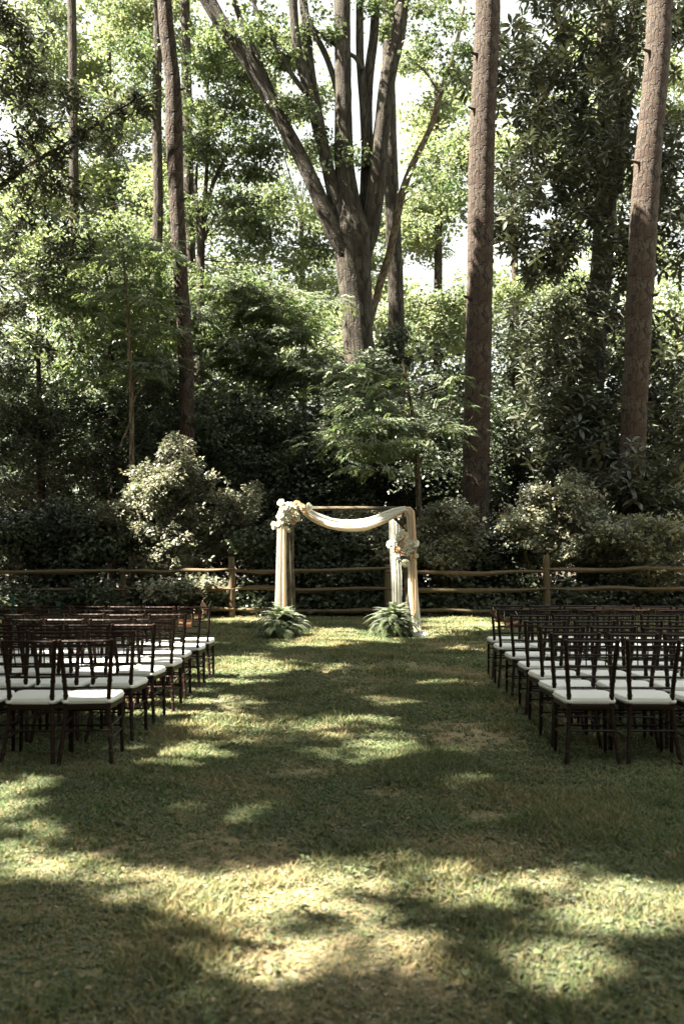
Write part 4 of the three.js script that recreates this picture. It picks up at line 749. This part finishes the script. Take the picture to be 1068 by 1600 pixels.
bouquet('large white rose bouquet on the left top corner of the arch', A(455, 803, -0.25), [[438, 784.5, 0, .95], [443, 792, 0, 1.25], [451, 789.5, 0, 1.1], [463, 788, 1, 1.1], [471, 791, 1, .95], [483, 792, 0, 1.15], [437, 806, 0, 1.1], [451, 798, 0, 1.05], [446, 804, 0, 1.1], [458, 800, 1, 1], [463, 803, 0, 1], [453, 809, 0, 1], [447, 811, 0, 1], [459, 807, 1, .95], [464, 810, 1, .9], [458, 814.5, 2, .9], [428, 821, 0, 1.2], [437, 817, 0, .9], [440, 799, 0, .9], [475, 797, 2, .85], [447, 825, 0, .6], [451, 829, 0, .55]], [[452, 803, 90, 0.17], [468, 800, 26, 0.1], [445, 818, 22, 0.09]], 741);
bouquet('white and peach rose bouquet halfway up the right post', A(634, 858, -0.25), [[623, 838, 0, 1.25], [633, 836, 1, 1], [609, 850, 0, 1], [629, 847, 2, .95], [637, 845, 0, 1.1], [647, 848, 0, 1.3], [628, 854, 0, 1.1], [636, 853, 0, 1.1], [641, 857, 0, 1.05], [620, 858, 2, .95], [627, 862, 2, 1], [634, 863, 0, 1.1], [618, 868, 0, 1.15], [645, 871, 2, .95], [650.5, 868.5, 0, .6], [633, 880, 0, 1.15], [628, 829, 0, .7], [619, 843, 0, .8]], [[633, 857, 80, 0.17], [622, 848, 30, 0.1], [632, 872, 30, 0.1], [645, 858, 20, 0.09]], 742);
// potted ferns
M.pot = new THREE.MeshStandardMaterial({ color: lin(0.02, 0.02, 0.018), roughness: 0.6 });
function frondGeo(seed, L) {
  const r = rngOf(seed), pos = [], idx = [], n = 20, rise = 0.5 + 0.3 * r(), curl = 0.7 + 0.4 * r();
  const c = (t) => V(L * (t * 0.85), L * (rise * 1.5 * t - curl * t * t * 0.95), 0.05 * Math.sin(t * 3) * L);
  for (let i = 2; i <= n; i++) { const t = i / n, o = c(t), tan = c(Math.min(1, t + 0.02)).sub(c(t - 0.02)).normalize(), w = 0.095 * Math.sin(Math.PI * Math.pow(t, 0.65)) + 0.018; for (const s of [-1, 1]) { const side = V(tan.x * 0.35, tan.y * 0.35 - 0.18 + gauss(r) * 0.1, s).normalize(), b = pos.length / 3, a = o.clone().addScaledVector(tan, 0.008), e = o.clone().addScaledVector(side, w), m = o.clone().addScaledVector(side, w * 0.5).addScaledVector(tan, 0.012), m2 = o.clone().addScaledVector(side, w * 0.5).addScaledVector(tan, -0.008); pos.push(...o.clone().addScaledVector(tan, -0.007).toArray(), ...a.toArray(), ...m.toArray(), ...e.toArray(), ...m2.toArray()); idx.push(b, b + 1, b + 2, b, b + 2, b + 4, b + 4, b + 2, b + 3); } }
  const st = tube([c(0), c(0.33), c(0.66), c(1)], [0.005, 0.004, 0.003, 0.0015], { radial: 4, per: 4, cap: false });
  return mergeGeometries([geoOf(pos, idx), st]);
}
const FRONDS = [frondGeo(751, 0.62), frondGeo(752, 0.56), frondGeo(753, 0.66), frondGeo(754, 0.5), frondGeo(755, 0.6)];
function fern(px, base, label, seed, lean) {
  const p = ground(px, base), t = thing('potted_fern', label, 'potted fern', p), r = rngOf(seed);
  part('pot', new THREE.LatheGeometry([[0, 0], [0.085, 0], [0.105, 0.18], [0.115, 0.18], [0.115, 0.205], [0.1, 0.205], [0.098, 0.19], [0, 0.19]].map(([a, b]) => new THREE.Vector2(a, b)), 20), M.pot, t);
  for (let i = 0; i < 200; i++) { const m = part('frond', FRONDS[i % 5], M.fern, t), e = (i / 200); m.position.set(gauss(r) * 0.05, 0.2, gauss(r) * 0.05); m.rotation.set(0, i * 2.4 + r() * 0.5, 0); m.rotateZ(lerp(-1.15, 0.9, Math.pow(e, 0.85)) + gauss(r) * 0.2); const s = 0.75 + 0.4 * r() - 0.15 * e; m.scale.set(s * 0.98, s * 1.12, s * 0.98); }
}
fern(440, 999, 'bushy potted fern on the grass at the left post', 761); fern(614, 997, 'bushy potted fern on the grass at the right post', 762);
//@@END
console.log(JSON.stringify(counts), Object.values(counts).reduce((a, b) => a + b, 0));
renderer.render(scene, camera);
